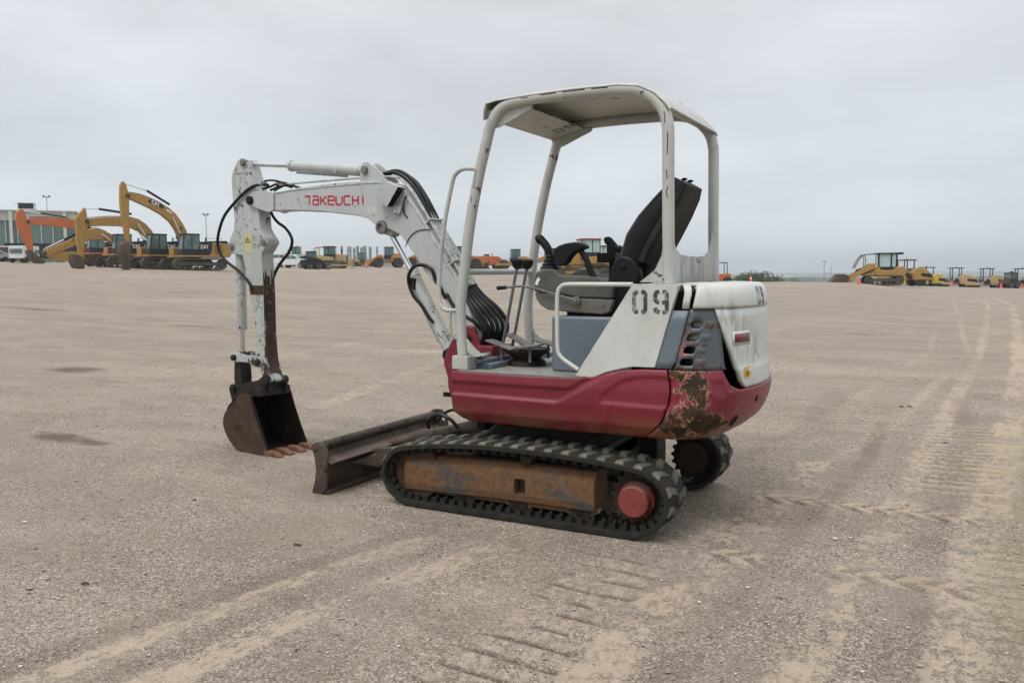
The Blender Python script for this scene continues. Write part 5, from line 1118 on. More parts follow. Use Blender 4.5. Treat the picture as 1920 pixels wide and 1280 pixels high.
def big_excavator(t, col, boom, stick, bucket, cyls, scale=1., logo=True, cabglass='glass', bodyrise=0.):
    boom, stick = xs_(boom), xs_(stick); bucket = xs_(bucket) if bucket else None
    cyls = [tuple((q[0]*XS, q[1]) if isinstance(q, tuple) and len(q) == 2 and k < 3 else q for k, q in enumerate(c)) for c in cyls]
    crawler(t, 5.0, 2.6, .62, 1.0)
    m = MB(); m.box(-1.3, 1.3, -1.0, 1.0, .45, 1.05); m.lathe((0, 0, 1.0), (0, 0, 1), [(0, .75), (.15, .75)], 24); build('carbody', m, 'mtrack', t, smooth=False, bevel=.05)
    m = MB(); m.box(-2.75, 1.75, -1.42, 1.42, 1.14, 1.30); hs = build('deck', m, col, t, smooth=False, bevel=.02)
    m = MB(); m.prism([(-2.3, 1.30), (-.35, 1.30), (-.35, 2.15), (-.6, 2.45), (-2.3, 2.45)], .45, 1.40); sd_ = build('side_body', m, col, t, smooth=False, bevel=.04)
    m = MB(); m.prism([(-.35, 1.30), (-.02, 1.30), (-.06, 2.5), (-1.0, 2.55), (-1.25, 2.35), (-1.1, 1.55), (-.9, 1.33)], 1.40, 1.412); pl_ = build('side_panel', m, 'mblack', t, smooth=False)
    if logo:
        words('logo', pl_, 'cat', -.12, 1.93, .75, .28, 1.413, th=.07); words('model_number', pl_, '090', -.2, 1.68, .45, .12, 1.413, th=.03) if False else None
    m = MB()
    for k in range(5): m.box(-2.15, -1.4, 1.40, 1.415, 1.50+.17*k, 1.58+.17*k)
    build('louvre', m, 'mbucket', sd_, smooth=False)['kind'] = 'stuff'
    m = MB(); m.prism([(-2.3, 1.30), (1.6, 1.30), (1.6, 2.0), (-.2, 2.2), (-2.3, 2.45)], -1.40, -.45); m.prism([(-2.3, 1.3), (-.4, 1.3), (-.4, 2.2), (-2.3, 2.55)], -.45, .45); build('body', m, col, t, smooth=False, bevel=.04)
    m = MB(); m.prism(fillet([(-3.15, 1.45), (-2.9, 1.12), (-2.3, 1.12), (-2.3, 2.40), (-3.0, 2.40), (-3.15, 2.2)], .12, 3), -1.40, 1.40); build('tail_weight', m, col, t, smooth=False, bevel=.08)
    m = MB(); m.prism([(-2.95, 2.42), (-.9, 2.46), (-.9, 2.60), (-2.7, 2.68)], -1.1, 1.3); m.cyl((-1.6, -.6, 2.6), (-1.6, -.6, 3.0), .07, 8); build('engine_cover', m, 'mblack', t, smooth=False, bevel=.03)
    cabin(t, -.02, 1.72, .50, 1.42, 1.30, 3.12, rake=.28, glass=cabglass, sill=.30)
    m = MB(); m.tube([(-.6, 1.35, 2.5), (-.6, 1.35, 2.85), (-2.2, 1.35, 2.85), (-2.2, 1.35, 2.5)], .02, 6); build('handrail', m, 'mblack', t)
    m = MB(); m.prism(boom, -.25, .25); b = build('boom', m, col, t, smooth=True, bevel=.04)
    m = MB(); m.prism(stick, -.17, .17); s = build('stick', m, col, t, smooth=True, bevel=.03)
    if bucket:
        m = MB(); m.prism(bucket, -.5, .5); build('bucket', m, 'mbucket', t, smooth=False, bevel=.04)
    for c in cyls: hyd(b, *c)
    top_ = [p for p in boom[1:8]]
    for q in (-.1, .05): m = MB(); m.tube([(x, q, z+.06) for x, z in top_], .03, 6); build('hydraulic_pipe', m, 'mblack', b)
    j = boom[0]
    for px_, pz_, r_p in ((j[0]+.12, j[1], .17), (boom[7][0]+.2, boom[7][1]-.5, .13)):
        m = MB(); m.cyl((px_, -.30, pz_), (px_, .30, pz_), r_p, 14); build('pivot_boss', m, 'mbucket', b)
    return b, s
BD = [(6.75, 6.4), (6.67, 6.65), (5.6, 6.55), (4.6, 6.30), (3.5, 5.92), (2.6, 5.5), (1.83, 5.0), (1.15, 4.25), (.72, 3.5), (.55, 2.9), (.5, 1.8), (.75, 1.4), (1.1, 1.5), (1.25, 2.2), (1.6, 3.1), (1.95, 3.6), (2.5, 4.3), (3.5, 4.95), (4.7, 5.45), (5.8, 5.82), (6.67, 6.12)]
SD = [(7.2, 7.6), (7.42, 7.55), (7.6, 7.2), (7.68, 6.2), (7.66, 5.0), (7.42, 3.4), (7.25, 2.2), (7.05, 2.0), (6.9, 2.2), (6.85, 3.0), (6.85, 4.4), (6.78, 5.5), (6.72, 6.3), (6.8, 6.7), (7.0, 7.3)]
KD = fillet([(8.35, 1.9), (8.0, 2.45), (7.3, 2.5), (7.0, 2.3), (7.15, 1.3), (7.5, .35), (7.75, .05), (7.95, .3), (8.3, 1.0)], .15, 3)
t = put('large_excavator', 'big yellow excavator with boom raised highest, nearest of the left row', 'excavator', 363, 81, 26, 'large excavators parked in the left row')
b, s = big_excavator(t, 'cat', BD, SD, None, [((2.4, 5.85), (4.8, 6.95), (7.2, 7.45), .11, .055), ((.95, 1.9), (1.5, 3.1), (2.35, 4.75), .12, .06, 'mblack', 'chrome', (-.42, .42))])
m = MB(); m.loft([[(x*XS, y*w_, z) for x, y in ((8.15+dx, 0), (7.9+dx*.6, .7), (7.3+dx*.3, .75), (7.0, .45), (7.0, -.45), (7.3+dx*.3, -.75), (7.9+dx*.6, -.7))] for z, w_, dx in ((2.5, .35, -.6), (2.2, .8, -.1), (1.5, 1., .15), (.9, .85, -.1), (.35, .5, -.35), (.02, .35, -.4))]); build('bucket', m, 'mbucket', t, bevel=.03)
m = MB(); m.prism(xs_([(4.85, 6.05), (4.55, 6.22), (3.35, 5.80), (3.1, 5.55), (3.4, 5.45), (4.5, 5.75)]), .25, .265); lp = build('logo_panel', m, 'mblack', b, smooth=False); words('logo', lp, 'cat', 4.45*XS, 5.82, .72, .30, .266, th=.075, slant=-.44)
m = MB(); m.prism(xs_([(2.9, 5.42), (2.3, 5.12), (2.32, 5.0), (2.92, 5.28)]), .25, .265); build('model_plate', m, 'conew', b, smooth=False)
BC = [(7.85, 4.2), (7.8, 4.45), (6.2, 4.65), (4.55, 4.72), (3.2, 4.68), (2.3, 4.5), (1.55, 4.1), (.9, 3.5), (.6, 2.8), (.5, 1.8), (.75, 1.4), (1.1, 1.5), (1.25, 2.2), (1.35, 2.7), (2.2, 3.4), (3.2, 3.75), (4.5, 3.88), (6.2, 3.85), (7.8, 3.75)]
SC = [(8.1, 5.42), (8.3, 5.3), (9.05, 4.5), (9.12, 4.2), (9.1, 3.2), (9.0, 1.5), (8.85, .6), (8.65, .45), (8.5, .9), (8.45, 1.6), (8.2, 2.95), (8.0, 3.5), (7.92, 3.9), (7.92, 4.45), (8.0, 5.1)]
t = put('large_excavator', 'yellow excavator with level boom, just left of the highest-boomed one', 'excavator', 302, 85, 26, 'large excavators parked in the left row')
big_excavator(t, 'cat', BC, SC, fillet([(9.75, 1.3), (9.1, 1.2), (8.7, .95), (8.55, .4), (8.6, .0), (9.5, .05), (9.75, .5)], .1, 2), [((3.1, 5.05), (6.6, 5.35), (8.05, 5.35), .11, .05), ((.95, 1.9), (1.6, 2.7), (2.7, 4.2), .12, .06, 'mblack', 'chrome', (-.42, .42))])
BB = [(9.05, 1.3), (9.0, 1.65), (7.1, 2.35), (5.7, 2.95), (4.6, 3.55), (4.0, 3.75), (3.2, 3.75), (2.2, 3.45), (1.2, 3.05), (.6, 2.5), (.5, 1.8), (.75, 1.4), (1.1, 1.5), (1.4, 2.15), (2.0, 2.5), (2.9, 2.7), (4.0, 2.65), (5.7, 2.1), (7.4, 1.5), (8.8, 1.0)]
SB = [(9.15, 1.75), (8.6, 1.65), (7.8, 1.45), (6.2, 1.5), (5.0, 1.4), (4.6, 1.0), (5.0, .6), (6.5, .55), (8.0, .6), (8.9, 1.0), (9.25, 1.4)]
t = put('large_excavator', 'yellow excavator with its boom lowered and stick folded to the ground', 'excavator', 238, 91, 24, 'large excavators parked in the left row')
big_excavator(t, 'cat', BB, SB, fillet([(4.9, 1.3), (4.1, 1.2), (3.7, .7), (3.75, .2), (4.2, .05), (5.0, .5)], .1, 2), [((4.0, 3.95), (7.0, 2.6), (9.0, 1.75), .10, .055, 'mblack', 'conew'), ((.95, 1.9), (1.6, 2.4), (2.9, 3.2), .12, .06, 'mblack', 'conew', (-.42, .42))])
BA = [(8.75, 4.6), (8.7, 5.05), (6.2, 5.15), (3.8, 5.02), (2.5, 4.7), (1.5, 4.15), (.75, 3.2), (.5, 2.2), (.6, 1.4), (1.1, 1.5), (1.35, 2.2), (2.0, 3.2), (3.0, 3.85), (3.8, 4.05), (6.2, 4.2), (8.7, 4.35)]
SA = [(9.65, 5.95), (10.2, 5.5), (10.3, 4.9), (10.2, 4.0), (9.0, 1.4), (8.7, 1.1), (8.45, 1.4), (8.5, 2.4), (8.65, 4.2), (9.0, 4.9), (9.3, 5.7), (9.45, 5.9)]
t = put('large_excavator', 'orange excavator with drooping stick, farthest left of the row', 'excavator', 190, 106, 20, 'large excavators parked in the left row')
big_excavator(t, 'orange', BA, SA, fillet([(9.3, 1.5), (8.8, 1.5), (8.3, 1.1), (7.2, .3), (7.3, .05), (8.3, .1), (9.0, .6)], .1, 2), [((4.2, 5.25), (7.3, 5.55), (9.7, 5.8), .09, .06, 'mblack', 'conew')], logo=False)

def wheel(t, x, y, r, w, s, hub, name='wheel'):
    m = MB(); m.lathe((x, y-w/2*1, r), (0, 1, 0), [(0, r*.6), (.0, r*.93), (w*.15, r), (w*.85, r), (w, r*.93), (w, r*.6)], 24)
    n = 18
    for k in range(n):
        a = 2*math.pi*k/n; c, s_ = math.cos(a), math.sin(a); m.box(x+r*c-.06, x+r*c+.06, y-w/2+.02, y+w/2-.02, r+r*s_-.02, r+r*s_+.02, rot=Matrix.Rotation(-a+math.pi/2, 3, 'Y'))
    o = build(name, m, 'tyre', t, smooth=False)
    m = MB(); m.lathe((x, y+s*w*.28, r), (0, s, 0), [(-.2, r*.2), (-.05, r*.60), (w*.24, r*.58), (w*.10, r*.42), (w*.12, r*.22), (w*.2, r*.18)], 20); build('rim', m, hub, o)
def wheel_loader(t, col, hub, glass='glass'):
    for x in (1.6, -1.6):
        for s in (1, -1): wheel(t, x, s*1.05, .80, .58, s, hub)
    m = MB(); m.prism([(-3.2, 1.0), (-.5, .9), (-.5, 1.75), (-.9, 2.05), (-3.0, 1.9), (-3.25, 1.6)], -.85, .85); m.prism([(-.5, .7), (.6, .7), (1.9, .8), (2.0, 1.5), (.9, 2.1), (.6, 1.3), (-.5, 1.3)], -.4, .4); build('body', m, col, t, smooth=False, bevel=.05)
    for s in (1, -1):
        m = MB(); m.tube([(-2.5+.9*math.cos(a), s*1.05, .85+.95*math.sin(a)) for a in [math.pi*k/8 for k in range(1, 8)]], .05, 6); m.prism([(-2.45, 1.55), (-.8, 1.55), (-.7, 1.9), (-2.2, 1.85)], s*.78, s*1.30); build('mudguard', m, col, t, smooth=False)
    m = MB(); m.prism([(-2.9, 1.98), (-1.2, 2.05), (-1.2, 2.3), (-2.7, 2.2)], -.7, .7); m.cyl((-1.8, .4, 2.2), (-1.8, .4, 2.9), .06, 8); build('hood', m, col, t, smooth=False, bevel=.05)
    cabin(t, -.95, .55, -.7, .7, 1.35, 3.25, glass=glass, rake=.1)
    for s in (1, -1): m = MB(); m.prism([(.9, 2.05), (1.2, 2.1), (2.9, 1.35), (3.3, .55), (3.05, .4), (2.5, .95), (1.0, 1.75)], s*.42, s*.56); build('lift_arm', m, col, t, smooth=False, bevel=.03)
    m = MB(); m.prism([(3.1, .9), (3.2, .25), (3.3, .05), (4.4, .02), (3.55, .25), (3.45, .7), (3.7, 1.25), (3.4, 1.2)], -1.35, 1.35); build('bucket', m, col if col == 'orange2' else 'mbucket', t, smooth=False, bevel=.02)
def dozer(t, col, blade=True, big=False, ripper=False, cabcol='mblack', roof='mblack', glass='glass'):
    k = 1.22 if big else 1.
    crawler(t, 3.9*k, 2.1*k, .56, 1.05*k)
    m = MB(); m.prism([(-1.7*k, .8*k), (2.0*k, .75*k), (2.05*k, 1.95*k), (.6*k, 2.05*k), (.4*k, 1.75*k), (-1.7*k, 1.7*k)], -.55*k, .55*k); m.prism([(-1.9*k, 1.1*k), (.3*k, 1.1*k), (.2*k, 1.6*k), (-1.1*k, 1.75*k), (-1.9*k, 1.7*k)], -1.1*k, 1.1*k); build('body', m, col, t, smooth=False, bevel=.05)
    m = MB(); m.box(2.05*k, 2.10*k, -.5*k, .5*k, .9*k, 1.9*k); build('grille', m, 'mblack', t, smooth=False)
    cabin(t, -1.2*k, .4*k, -.75*k, .75*k, 1.5*k, 3.05*k, mat=cabcol, roof=roof, over=.15, rake=.0, glass=glass)
    m = MB(); m.cyl((1.2*k, .3*k, 1.95*k), (1.2*k, .3*k, 2.8*k), .07, 8); build('exhaust', m, 'mblack', t)
    if blade:
        m = MB(); P = [(2.95*k, 1.25*k), (2.72*k, .9*k), (2.68*k, .5*k), (2.85*k, .05), (2.95*k, .05), (2.80*k, .5*k), (2.84*k, .9*k), (3.05*k, 1.22*k)]; m.prism(P, -1.6*k, 1.6*k); build('blade', m, col, t, smooth=False)
        for s in (1, -1): m = MB(); m.prism([(2.7*k, .25*k), (2.7*k, .5*k), (-.2, .6*k), (-.2, .42*k)], s*1.35*k, s*1.5*k); build('push_arm', m, col, t, smooth=False)
def roller(t, col, cab=False, shell='mblack', drum='mbucket', sweep=False):
    m = MB(); m.lathe((1.75, -1.05, .75), (0, 1, 0), [(0, .3), (0, .74), (2.1, .74), (2.1, .3)], 28)
    for i in range(14):
        a = 2*math.pi*i/14
        for y in (-.85, -.5, -.1, .3, .7): m.box(1.75+.76*math.cos(a)-.05, 1.75+.76*math.cos(a)+.05, y-.08+(i % 2)*.17, y+.08+(i % 2)*.17, .75+.76*math.sin(a)-.05, .75+.76*math.sin(a)+.05)
    build('drum', m, drum, t, smooth=False)
    m = MB()
    for s in (1, -1): m.box(.75, 2.75, s*1.1, s*1.2, .65, .95)
    m.box(2.68, 2.85, -1.2, 1.2, .6, 1.1); m.box(.65, .85, -1.2, 1.2, .6, 1.15); m.box(-.2, .7, -.35, .35, .6, 1.0); build('drum_frame', m, col, t, smooth=False, bevel=.03)
    for s in (1, -1): wheel(t, -1.2, s*.72, .72, .45, s, 'mbucket')
    m = MB(); m.loft([[(x, y*w_, z) for x, z, w_ in ()] for y in ()]) if False else None
    m.prism([(-2.85, .70), (-.35, .65), (-.15, 1.5), (-.5, 1.95), (-1.0, 2.05), (-1.7, 1.95), (-2.5, 1.35)], -.98, .98); hd_ = build('engine_hood', m, col, t, smooth=True, bevel=.10)
    m = MB(); m.prism([(-2.6, .95), (-2.35, 1.35), (-1.2, 1.45), (-1.2, 1.12), (-2.3, .95)], .985, .995); build('grille', m, 'mblack', hd_, smooth=False)
    m = MB(); m.box(-.35, .75, -.75, .75, 1.0, 1.2); m.prism([(.1, 1.2), (-.4, 1.25), (-.5, 1.9), (-.38, 1.9), (-.25, 1.45), (.1, 1.4)], -.25, .25); m.tube([(.6, 0, 1.2), (.45, 0, 1.9)], .05, 6); build('platform', m, 'mblack', t, smooth=False)
    if cab: cabin(t, -.7, .75, -.75, .75, 1.2, 2.95)
    else:
        for x in (-.5, .62):
            for s in (1, -1): m = MB(); m.cyl((x, s*.7, 1.15), (x, s*.7, 2.85), .06, 8); build('canopy_post', m, shell, t)
        m = MB(); m.prism([(-.8, 2.85), (.95, 2.85), (.85, 2.98), (-.7, 2.98)], -.85, .85); build('canopy_top', m, shell, t, smooth=False, bevel=.03)
        m = MB(); m.cyl((-.0, 0, 2.98), (0, 0, 3.15), .07, 8); build('beacon', m, 'cone', t)
    m = MB(); m.tube([(.75, 1.0, 1.0), (.75, 1.0, 1.75), (1.3, 1.0, 1.75), (1.3, 1.0, 1.0)], .02, 6); build('guard_rail', m, 'mblack', t)
def pickup(t, col='bwhite', van=False):
    side = [(2.75, .55), (2.82, .85), (2.78, 1.12), (2.4, 1.20), (1.45, 1.26), (.85, 1.80), (.1, 1.90), (-.95, 1.88), (-1.15, 1.28), (-2.85, 1.28), (-2.95, .6), (-2.3, .45), (2.4, .42)]
    if van: side = [(2.6, .5), (2.7, .95), (2.0, 1.25), (1.2, 1.95), (.6, 2.1), (-2.6, 2.1), (-2.75, .55), (-2.3, .45), (2.3, .42)]
    m = MB(); m.prism(side, -.95, .95); b = build('body', m, col, t, smooth=False, bevel=.07)
    for s in (1, -1):
        panes(b, [[(1.30, s*.955, 1.30), (.82, s*.955, 1.74), (.15, s*.955, 1.80), (.15, s*.955, 1.30)], [(.05, s*.955, 1.30), (.05, s*.955, 1.80), (-.85, s*.955, 1.78), (-1.0, s*.955, 1.30)]], 'glass', .01)
        for x in (1.75, -1.85):
            m = MB(); m.lathe((x, s*.72, .40), (0, s, 0), [(0, .2), (0, .40), (.25, .40), (.25, .26), (.22, .24)], 20); w_ = build('wheel', m, 'tyre', t)
            m = MB(); m.lathe((x, s*.95, .40), (0, s, 0), [(0, .25), (.03, .23), (.035, .08)], 16); build('rim', m, 'bsilver', w_)
        m = MB(); m.box(2.76, 2.83, s*.60-.2, s*.60+.2, .85, 1.08); build('headlight', m, 'mblack', b, smooth=False)
    panes(b, [[(1.44, -.8, 1.30), (1.44, .8, 1.30), (.90, .72, 1.80), (.90, -.72, 1.80)]], 'glass', .02)
    m = MB(); m.box(2.80, 2.85, -.38, .38, .78, 1.08); build('grille', m, 'mblack', b, smooth=False)
    m = MB(); m.box(2.78, 2.95, -.9, .9, .48, .68); build('bumper', m, 'bsilver', b, smooth=False, bevel=.03)

t = put('pickup_truck', 'white pickup truck parked nose to the right behind the arm', 'pickup truck', 553, 118, 140); pickup(t)
t = put('work_van', 'white crew truck half hidden by the arm hose', 'truck', 527, 130, 160); pickup(t, 'bwhite')
t = put('wheel_loader', 'dark-cabbed loader standing behind the white pickup', 'wheel loader', 560, 145, 170); wheel_loader(t, 'catpale', 'cat'); m = MB(); m.cyl((-.2, .3, 3.38), (-.2, .3, 3.62), .09, 8); build('beacon', m, 'cone', t)
def skid(t, col, cabmat='mblack'):
    for x in (.6, -.6):
        for s in (1, -1): wheel(t, x, s*.72, .42, .32, s, 'conew')
    m = MB(); m.prism([(-1.5, .5), (1.1, .4), (1.2, .8), (.5, 1.05), (-.8, 1.3), (-1.5, 1.25)], -.55, .55); build('body', m, col, t, smooth=False, bevel=.04)
    cabin(t, -.7, .55, -.5, .5, .95, 2.25, mat=cabmat, sill=.25)
    for s in (1, -1): m = MB(); m.prism([(-1.35, 1.5), (-1.35, 1.75), (.9, 1.35), (1.7, .5), (1.5, .35), (.7, 1.1)], s*.62, s*.74); build('lift_arm', m, col, t, smooth=False)
    m = MB(); m.prism([(1.5, .6), (1.5, .05), (2.4, .02), (1.75, .2), (1.7, .6)], -.9, .9); build('bucket', m, 'mbucket', t, smooth=False)
t = put('skid_steer_loader', 'small black-cabbed loader right of the white pickup', 'skid steer', 586, 112, 200); skid(t, 'mblack')
t = put('crawler_dozer', 'pale yellow crawler tractor with open side frame, nose right', 'dozer', 625, 122, 172); dozer(t, 'catpale')
for x in (-1.75,):
    m = MB()
    for s in (1, -1): m.tube(smoothpath([(-1.2, s*.7, 3.05), (-2.3, s*.7, 3.0), (-2.6, s*.7, 2.7), (-2.65, s*.7, 1.6)], 3), .06, 6); m.cyl((-2.0, s*.7, 3.02), (-2.0, s*.7, 1.6), .05, 6)
    m.box(-2.8, -1.4, -.8, .8, 1.0, 1.85); build('rear_guard', m, 'catpale', t, smooth=False)
t = put('wheel_loader', 'yellow loader behind the dozer blade, small in the distance', 'wheel loader', 683, 168, 165, dz=-.4); wheel_loader(t, 'catpale', 'cat')
t = put('wheel_loader', 'orange wheel loader with orange rims seen under the boom', 'wheel loader', 727, 136, 8, 'orange wheel loaders under the boom'); wheel_loader(t, 'orange2', 'orange')
t = put('wheel_loader', 'orange wheel loader mostly hidden behind the boom, right of its twin', 'wheel loader', 789, 140, 8, 'orange wheel loaders under the boom'); wheel_loader(t, 'orange2', 'orange')
t = put('wheel_loader', 'yellow machine with dark cab showing either side of the front canopy post', 'wheel loader', 868, 118, 200); wheel_loader(t, 'cat', 'cat')
t = put('asphalt_paver', 'low orange machine without cab seen right of the front canopy post', 'paver', 914, 125, 185)
m = MB(); m.prism([(-2.4, .6), (2.2, .6), (2.3, 1.5), (1.6, 2.0), (-1.9, 2.05), (-2.4, 1.7)], -1.1, 1.1); build('body', m, 'orange', t, smooth=False, bevel=.12)
m = MB(); m.box(-2.5, -1.2, -1.15, 1.15, .9, 1.6); m.box(1.2, 2.6, -1.3, 1.3, .3, .9); build('hopper', m, 'mbucket', t, smooth=False, bevel=.05)
for s in (1, -1):
    for x in (-1.3, 1.3): wheel(t, x, s*.95, .5, .4, s, 'orange')
m = MB(); m.box(-.5, .3, -.5, .5, 2.0, 2.3); m.cyl((.8, .3, 2.0), (.8, .3, 2.5), .06, 8); build('seat', m, 'mblack', t, smooth=False)
t = put('soil_roller', 'yellow roller with dark cab seen between the canopy posts', 'roller', 966, 122, 10); roller(t, 'cat', cab=True)
t = put('crawler_dozer', 'large yellow dozer with red-edged roof behind the control console', 'dozer', 1095, 82, 14); dozer(t, 'cat', big=True, roof='drum', glass='paleglass')
t = put('crawler_dozer', 'yellow dozer with narrow-windowed cab half behind the large one', 'dozer', 1135, 104, 10, dz=-.2); dozer(t, 'cat', big=True, glass='paleglass')
t = put('motor_grader', 'yellow machine front showing between left joystick and armrest', 'grader', 1028, 108, 10)
for x in (2.6, -1.6, -3.1):
    for s in (1, -1): wheel(t, x, s*.95, .65, .4, s, 'cat')
m = MB(); m.prism([(-4.0, 1.0), (-.9, 1.0), (-.9, 1.9), (-1.4, 2.15), (-4.0, 2.0)], -.6, .6); m.prism([(-.9, 1.5), (3.0, 1.0), (3.1, 1.3), (.6, 2.1), (-.9, 2.1)], -.25, .25); build('body', m, 'cat', t, smooth=False, bevel=.05)
cabin(t, -.9, .5, -.7, .7, 1.3, 3.0); m = MB(); m.box(.6, .8, -1.8, 1.8, .1, .7); build('blade', m, 'cat', t, smooth=False)
m = MB(); [m.cyl((2.3, s*.4, 1.3), (2.2, s*.4, 2.3), .05, 6) for s in (1, -1)]; build('lift_strut', m, 'mblack', t)
t = put('orange_trencher', 'small orange machine with square roll frame right of the rear canopy posts', 'compact machine', 1344, 86, 15, dz=-.45)
m = MB(); m.prism([(-1.4, .4), (1.3, .4), (1.4, .9), (.3, 1.15), (-1.3, 1.2)], -.6, .6); build('body', m, 'orange', t, smooth=False, bevel=.05)
m = MB(); [m.tube([(-.9, s*.55, 1.0), (-.9, s*.55, 2.3), (.6, s*.55, 2.3), (.6, s*.55, 1.9)], .05, 6) for s in (1, -1)]; m.cyl((-.9, -.55, 2.3), (-.9, .55, 2.3), .05, 6); m.cyl((.6, -.55, 2.3), (.6, .55, 2.3), .05, 6); build('roll_frame', m, 'mblack', t)
for s in (1, -1):
    for x in (-.9, .9): wheel(t, x, s*.65, .42, .3, s, 'conew')
# crawler loader on the right
t = put('crawler_loader', 'yellow crawler loader with bucket lowered and brush guards, right of the mini excavator', 'crawler loader', 1648, 90, 10, dz=.0)
crawler(t, 3.6, 2.0, .5, .98, xc=-.3)
m = MB(); m.prism([(-2.3, .95), (1.6, .95), (1.8, 1.5), (1.6, 1.75), (.2, 1.85), (-.1, 1.5), (-1.1, 1.5), (-1.5, 1.85), (-2.25, 1.85), (-2.3, 1.5)], -.8, .85); build('body', m, 'cat', t, smooth=False, bevel=.06)
c = cabin(t, -1.55, .25, -.75, .78, 1.25, 3.1, over=.12, rake=0, glass='paleglass', sill=.32, split=.68, post=.15)
for s in (1, -1):
    m = MB(); m.prism([(.5, 2.15), (.85, 2.2), (2.6, 1.1), (2.95, .45), (2.7, .3), (2.2, .9), (.5, 1.75)], s*.86, s*1.0); build('lift_arm', m, 'cat', t, smooth=False, bevel=.03)
    m = MB(); m.tube(smoothpath([(.15, s*.7, 3.15), (1.4, s*.7, 3.05), (1.75, s*.65, 2.9), (2.15, s*.6, 2.3), (2.4, s*.6, 1.7)], 4), .05, 6); m.tube([(1.5, s*.6, 3.0), (1.35, s*.6, 2.6), (1.4, s*.6, 1.8)], .04, 6); build('brush_guard', m, 'mbucket', t)
    hyd(t, (.6, 1.5), (1.6, 1.15), (2.5, .85), .08, .05, y=s*.8)
m = MB(); m.prism([(.9, 1.0), (2.1, 1.0), (2.15, 1.6), (.9, 1.95)], -.5, .5); build('hood', m, 'mbucket', t, smooth=False, bevel=.05)
m = MB(); m.prism([(2.9, .95), (3.0, .3), (3.2, .05), (4.9, .0), (4.1, 1.1), (3.95, 1.15), (3.4, 1.15)], -1.15, 1.15); build('bucket', m, 'mbucket', t, smooth=False, bevel=.04)
m = MB(); m.box(-2.1, -1.5, -.7, .7, 3.05, 3.25); build('air_conditioner', m, 'mblack', t, smooth=False, bevel=.03)
t = put('small_roller', 'yellow roller with black canopy tucked behind the crawler loader', 'roller', 1699, 103, 30, 'rollers lined up on the right'); roller(t, 'cat')
t = put('small_roller', 'compact roller with bright yellow hood and domed black canopy', 'roller', 1737, 128, 40, 'rollers lined up on the right', dz=-.2); roller(t, 'bomag')
t = put('small_roller', 'tan roller with open canopy, second right of the bright yellow one', 'roller', 1793, 130, 12, 'rollers lined up on the right', dz=-.15) if False else put('small_roller', 'tan roller with open canopy and short drum, just right of the bright yellow one', 'roller', 1793, 130, 12, 'rollers lined up on the right', dz=-.15); roller(t, 'tan')
t = put('small_roller', 'tan roller with long dark drum shell, second right of the bright yellow one', 'roller', 1851, 131, 12, 'rollers lined up on the right', dz=-.15); roller(t, 'tan')
m = MB(); m.prism([(.9, 1.4), (3.1, 1.5), (3.1, 1.42), (.9, 1.2)], -1.1, 1.1); build('drum_shield', m, 'mblack', t, smooth=False)
t = put('small_roller', 'tan roller cut off by the right edge of the picture', 'roller', 1916, 130, 12, 'rollers lined up on the right', dz=-.15); roller(t, 'tan')
t = put('farm_tractor', 'dark green glazed cab in front of the rightmost roller', 'tractor', 1893, 126, 60); 
m = MB(); m.prism([(-.9, .6), (1.3, .6), (1.3, 1.15), (-.2, 1.2), (-.9, 1.1)], -.5, .5); build('body', m, 'mbucket', t, smooth=False, bevel=.04); cabin(t, -.8, .4, -.55, .55, 1.0, 1.95, glass='glass')
for s in (1, -1): wheel(t, -.5, s*.7, .55, .35, s, 'conew'); wheel(t, .9, s*.6, .38, .3, s, 'conew')
# cones
def cone(px, D, label, dz=0.):
    p, a = ground_at(px, D, dz); t = thing('traffic_cone', label, 'traffic cone', p, 0, 'orange traffic cones')
    m = MB(); m.lathe((0, 0, .03), (0, 0, 1), [(0, .17), (.66, .035), (.68, .02)], 20); build('cone_body', m, 'cone', t)
    m = MB(); m.box(-.2, .2, -.2, .2, 0, .035); build('cone_base', m, 'cone', t, smooth=False, bevel=.01)
    return t
t = cone(1408, 78, 'orange cone with pale band by the low bush'); m = MB(); m.lathe((0, 0, .40), (0, 0, 1), [(0, .100), (.13, .074)], 20); build('cone_band', m, 'conew', t)
cone(1610, 82, 'orange cone standing before the crawler loader'); cone(1786, 122, 'orange cone before the roller with the short drum'); cone(1878, 124, 'orange cone between the two rightmost rollers'); cone(1917, 124, 'orange cone at the right edge of the picture')
# light poles and masts
def pole(px, D, h, label, lamps=True, r=.09, cat='light pole'):
    p, a = ground_at(px, D); t = thing('light_pole', label, cat, p, a, None)
    m = MB(); m.tube([(0, 0, -.5), (0, 0, h)], [r, r*.6], 8); build('mast', m, 'stack', t)
    if lamps:
        m = MB(); m.box(-.1, .1, -h*.035, h*.035, h-.1, h+.05); build('lamp_arm', m, 'stack', t, smooth=False)
        for s in (1, -1): m = MB(); m.box(-.3, .3, s*h*.035-.2, s*h*.035+.2, h, h+.3); build('lamp_head', m, 'stack', t, smooth=False)
pole(95, 190, 14.5, 'tall thin mast behind the glass hall'); pole(8, 210, 13, 'faint mast at the far left above the roof', False); pole(390, 170, 10.7, 'light pole between the big excavator and the arm'); pole(1545, 330, 14, 'faint light pole left of the crawler loader', r=.16); pole(1558, 420, 12, 'fainter small light pole left of the crawler loader', r=.16); pole(1482, 400, 9, 'low faint pole right of the bush', r=.14) if False else None
# glass hall on the left
p, a = ground_at(40, 165); HR = a-math.pi/2+rad(-7)
hall = thing('glass_hall', 'long grey hall with glazed front and white posts behind the excavators', 'building', p, HR)
def HX(px, py_=0): return (px-40)*.0775
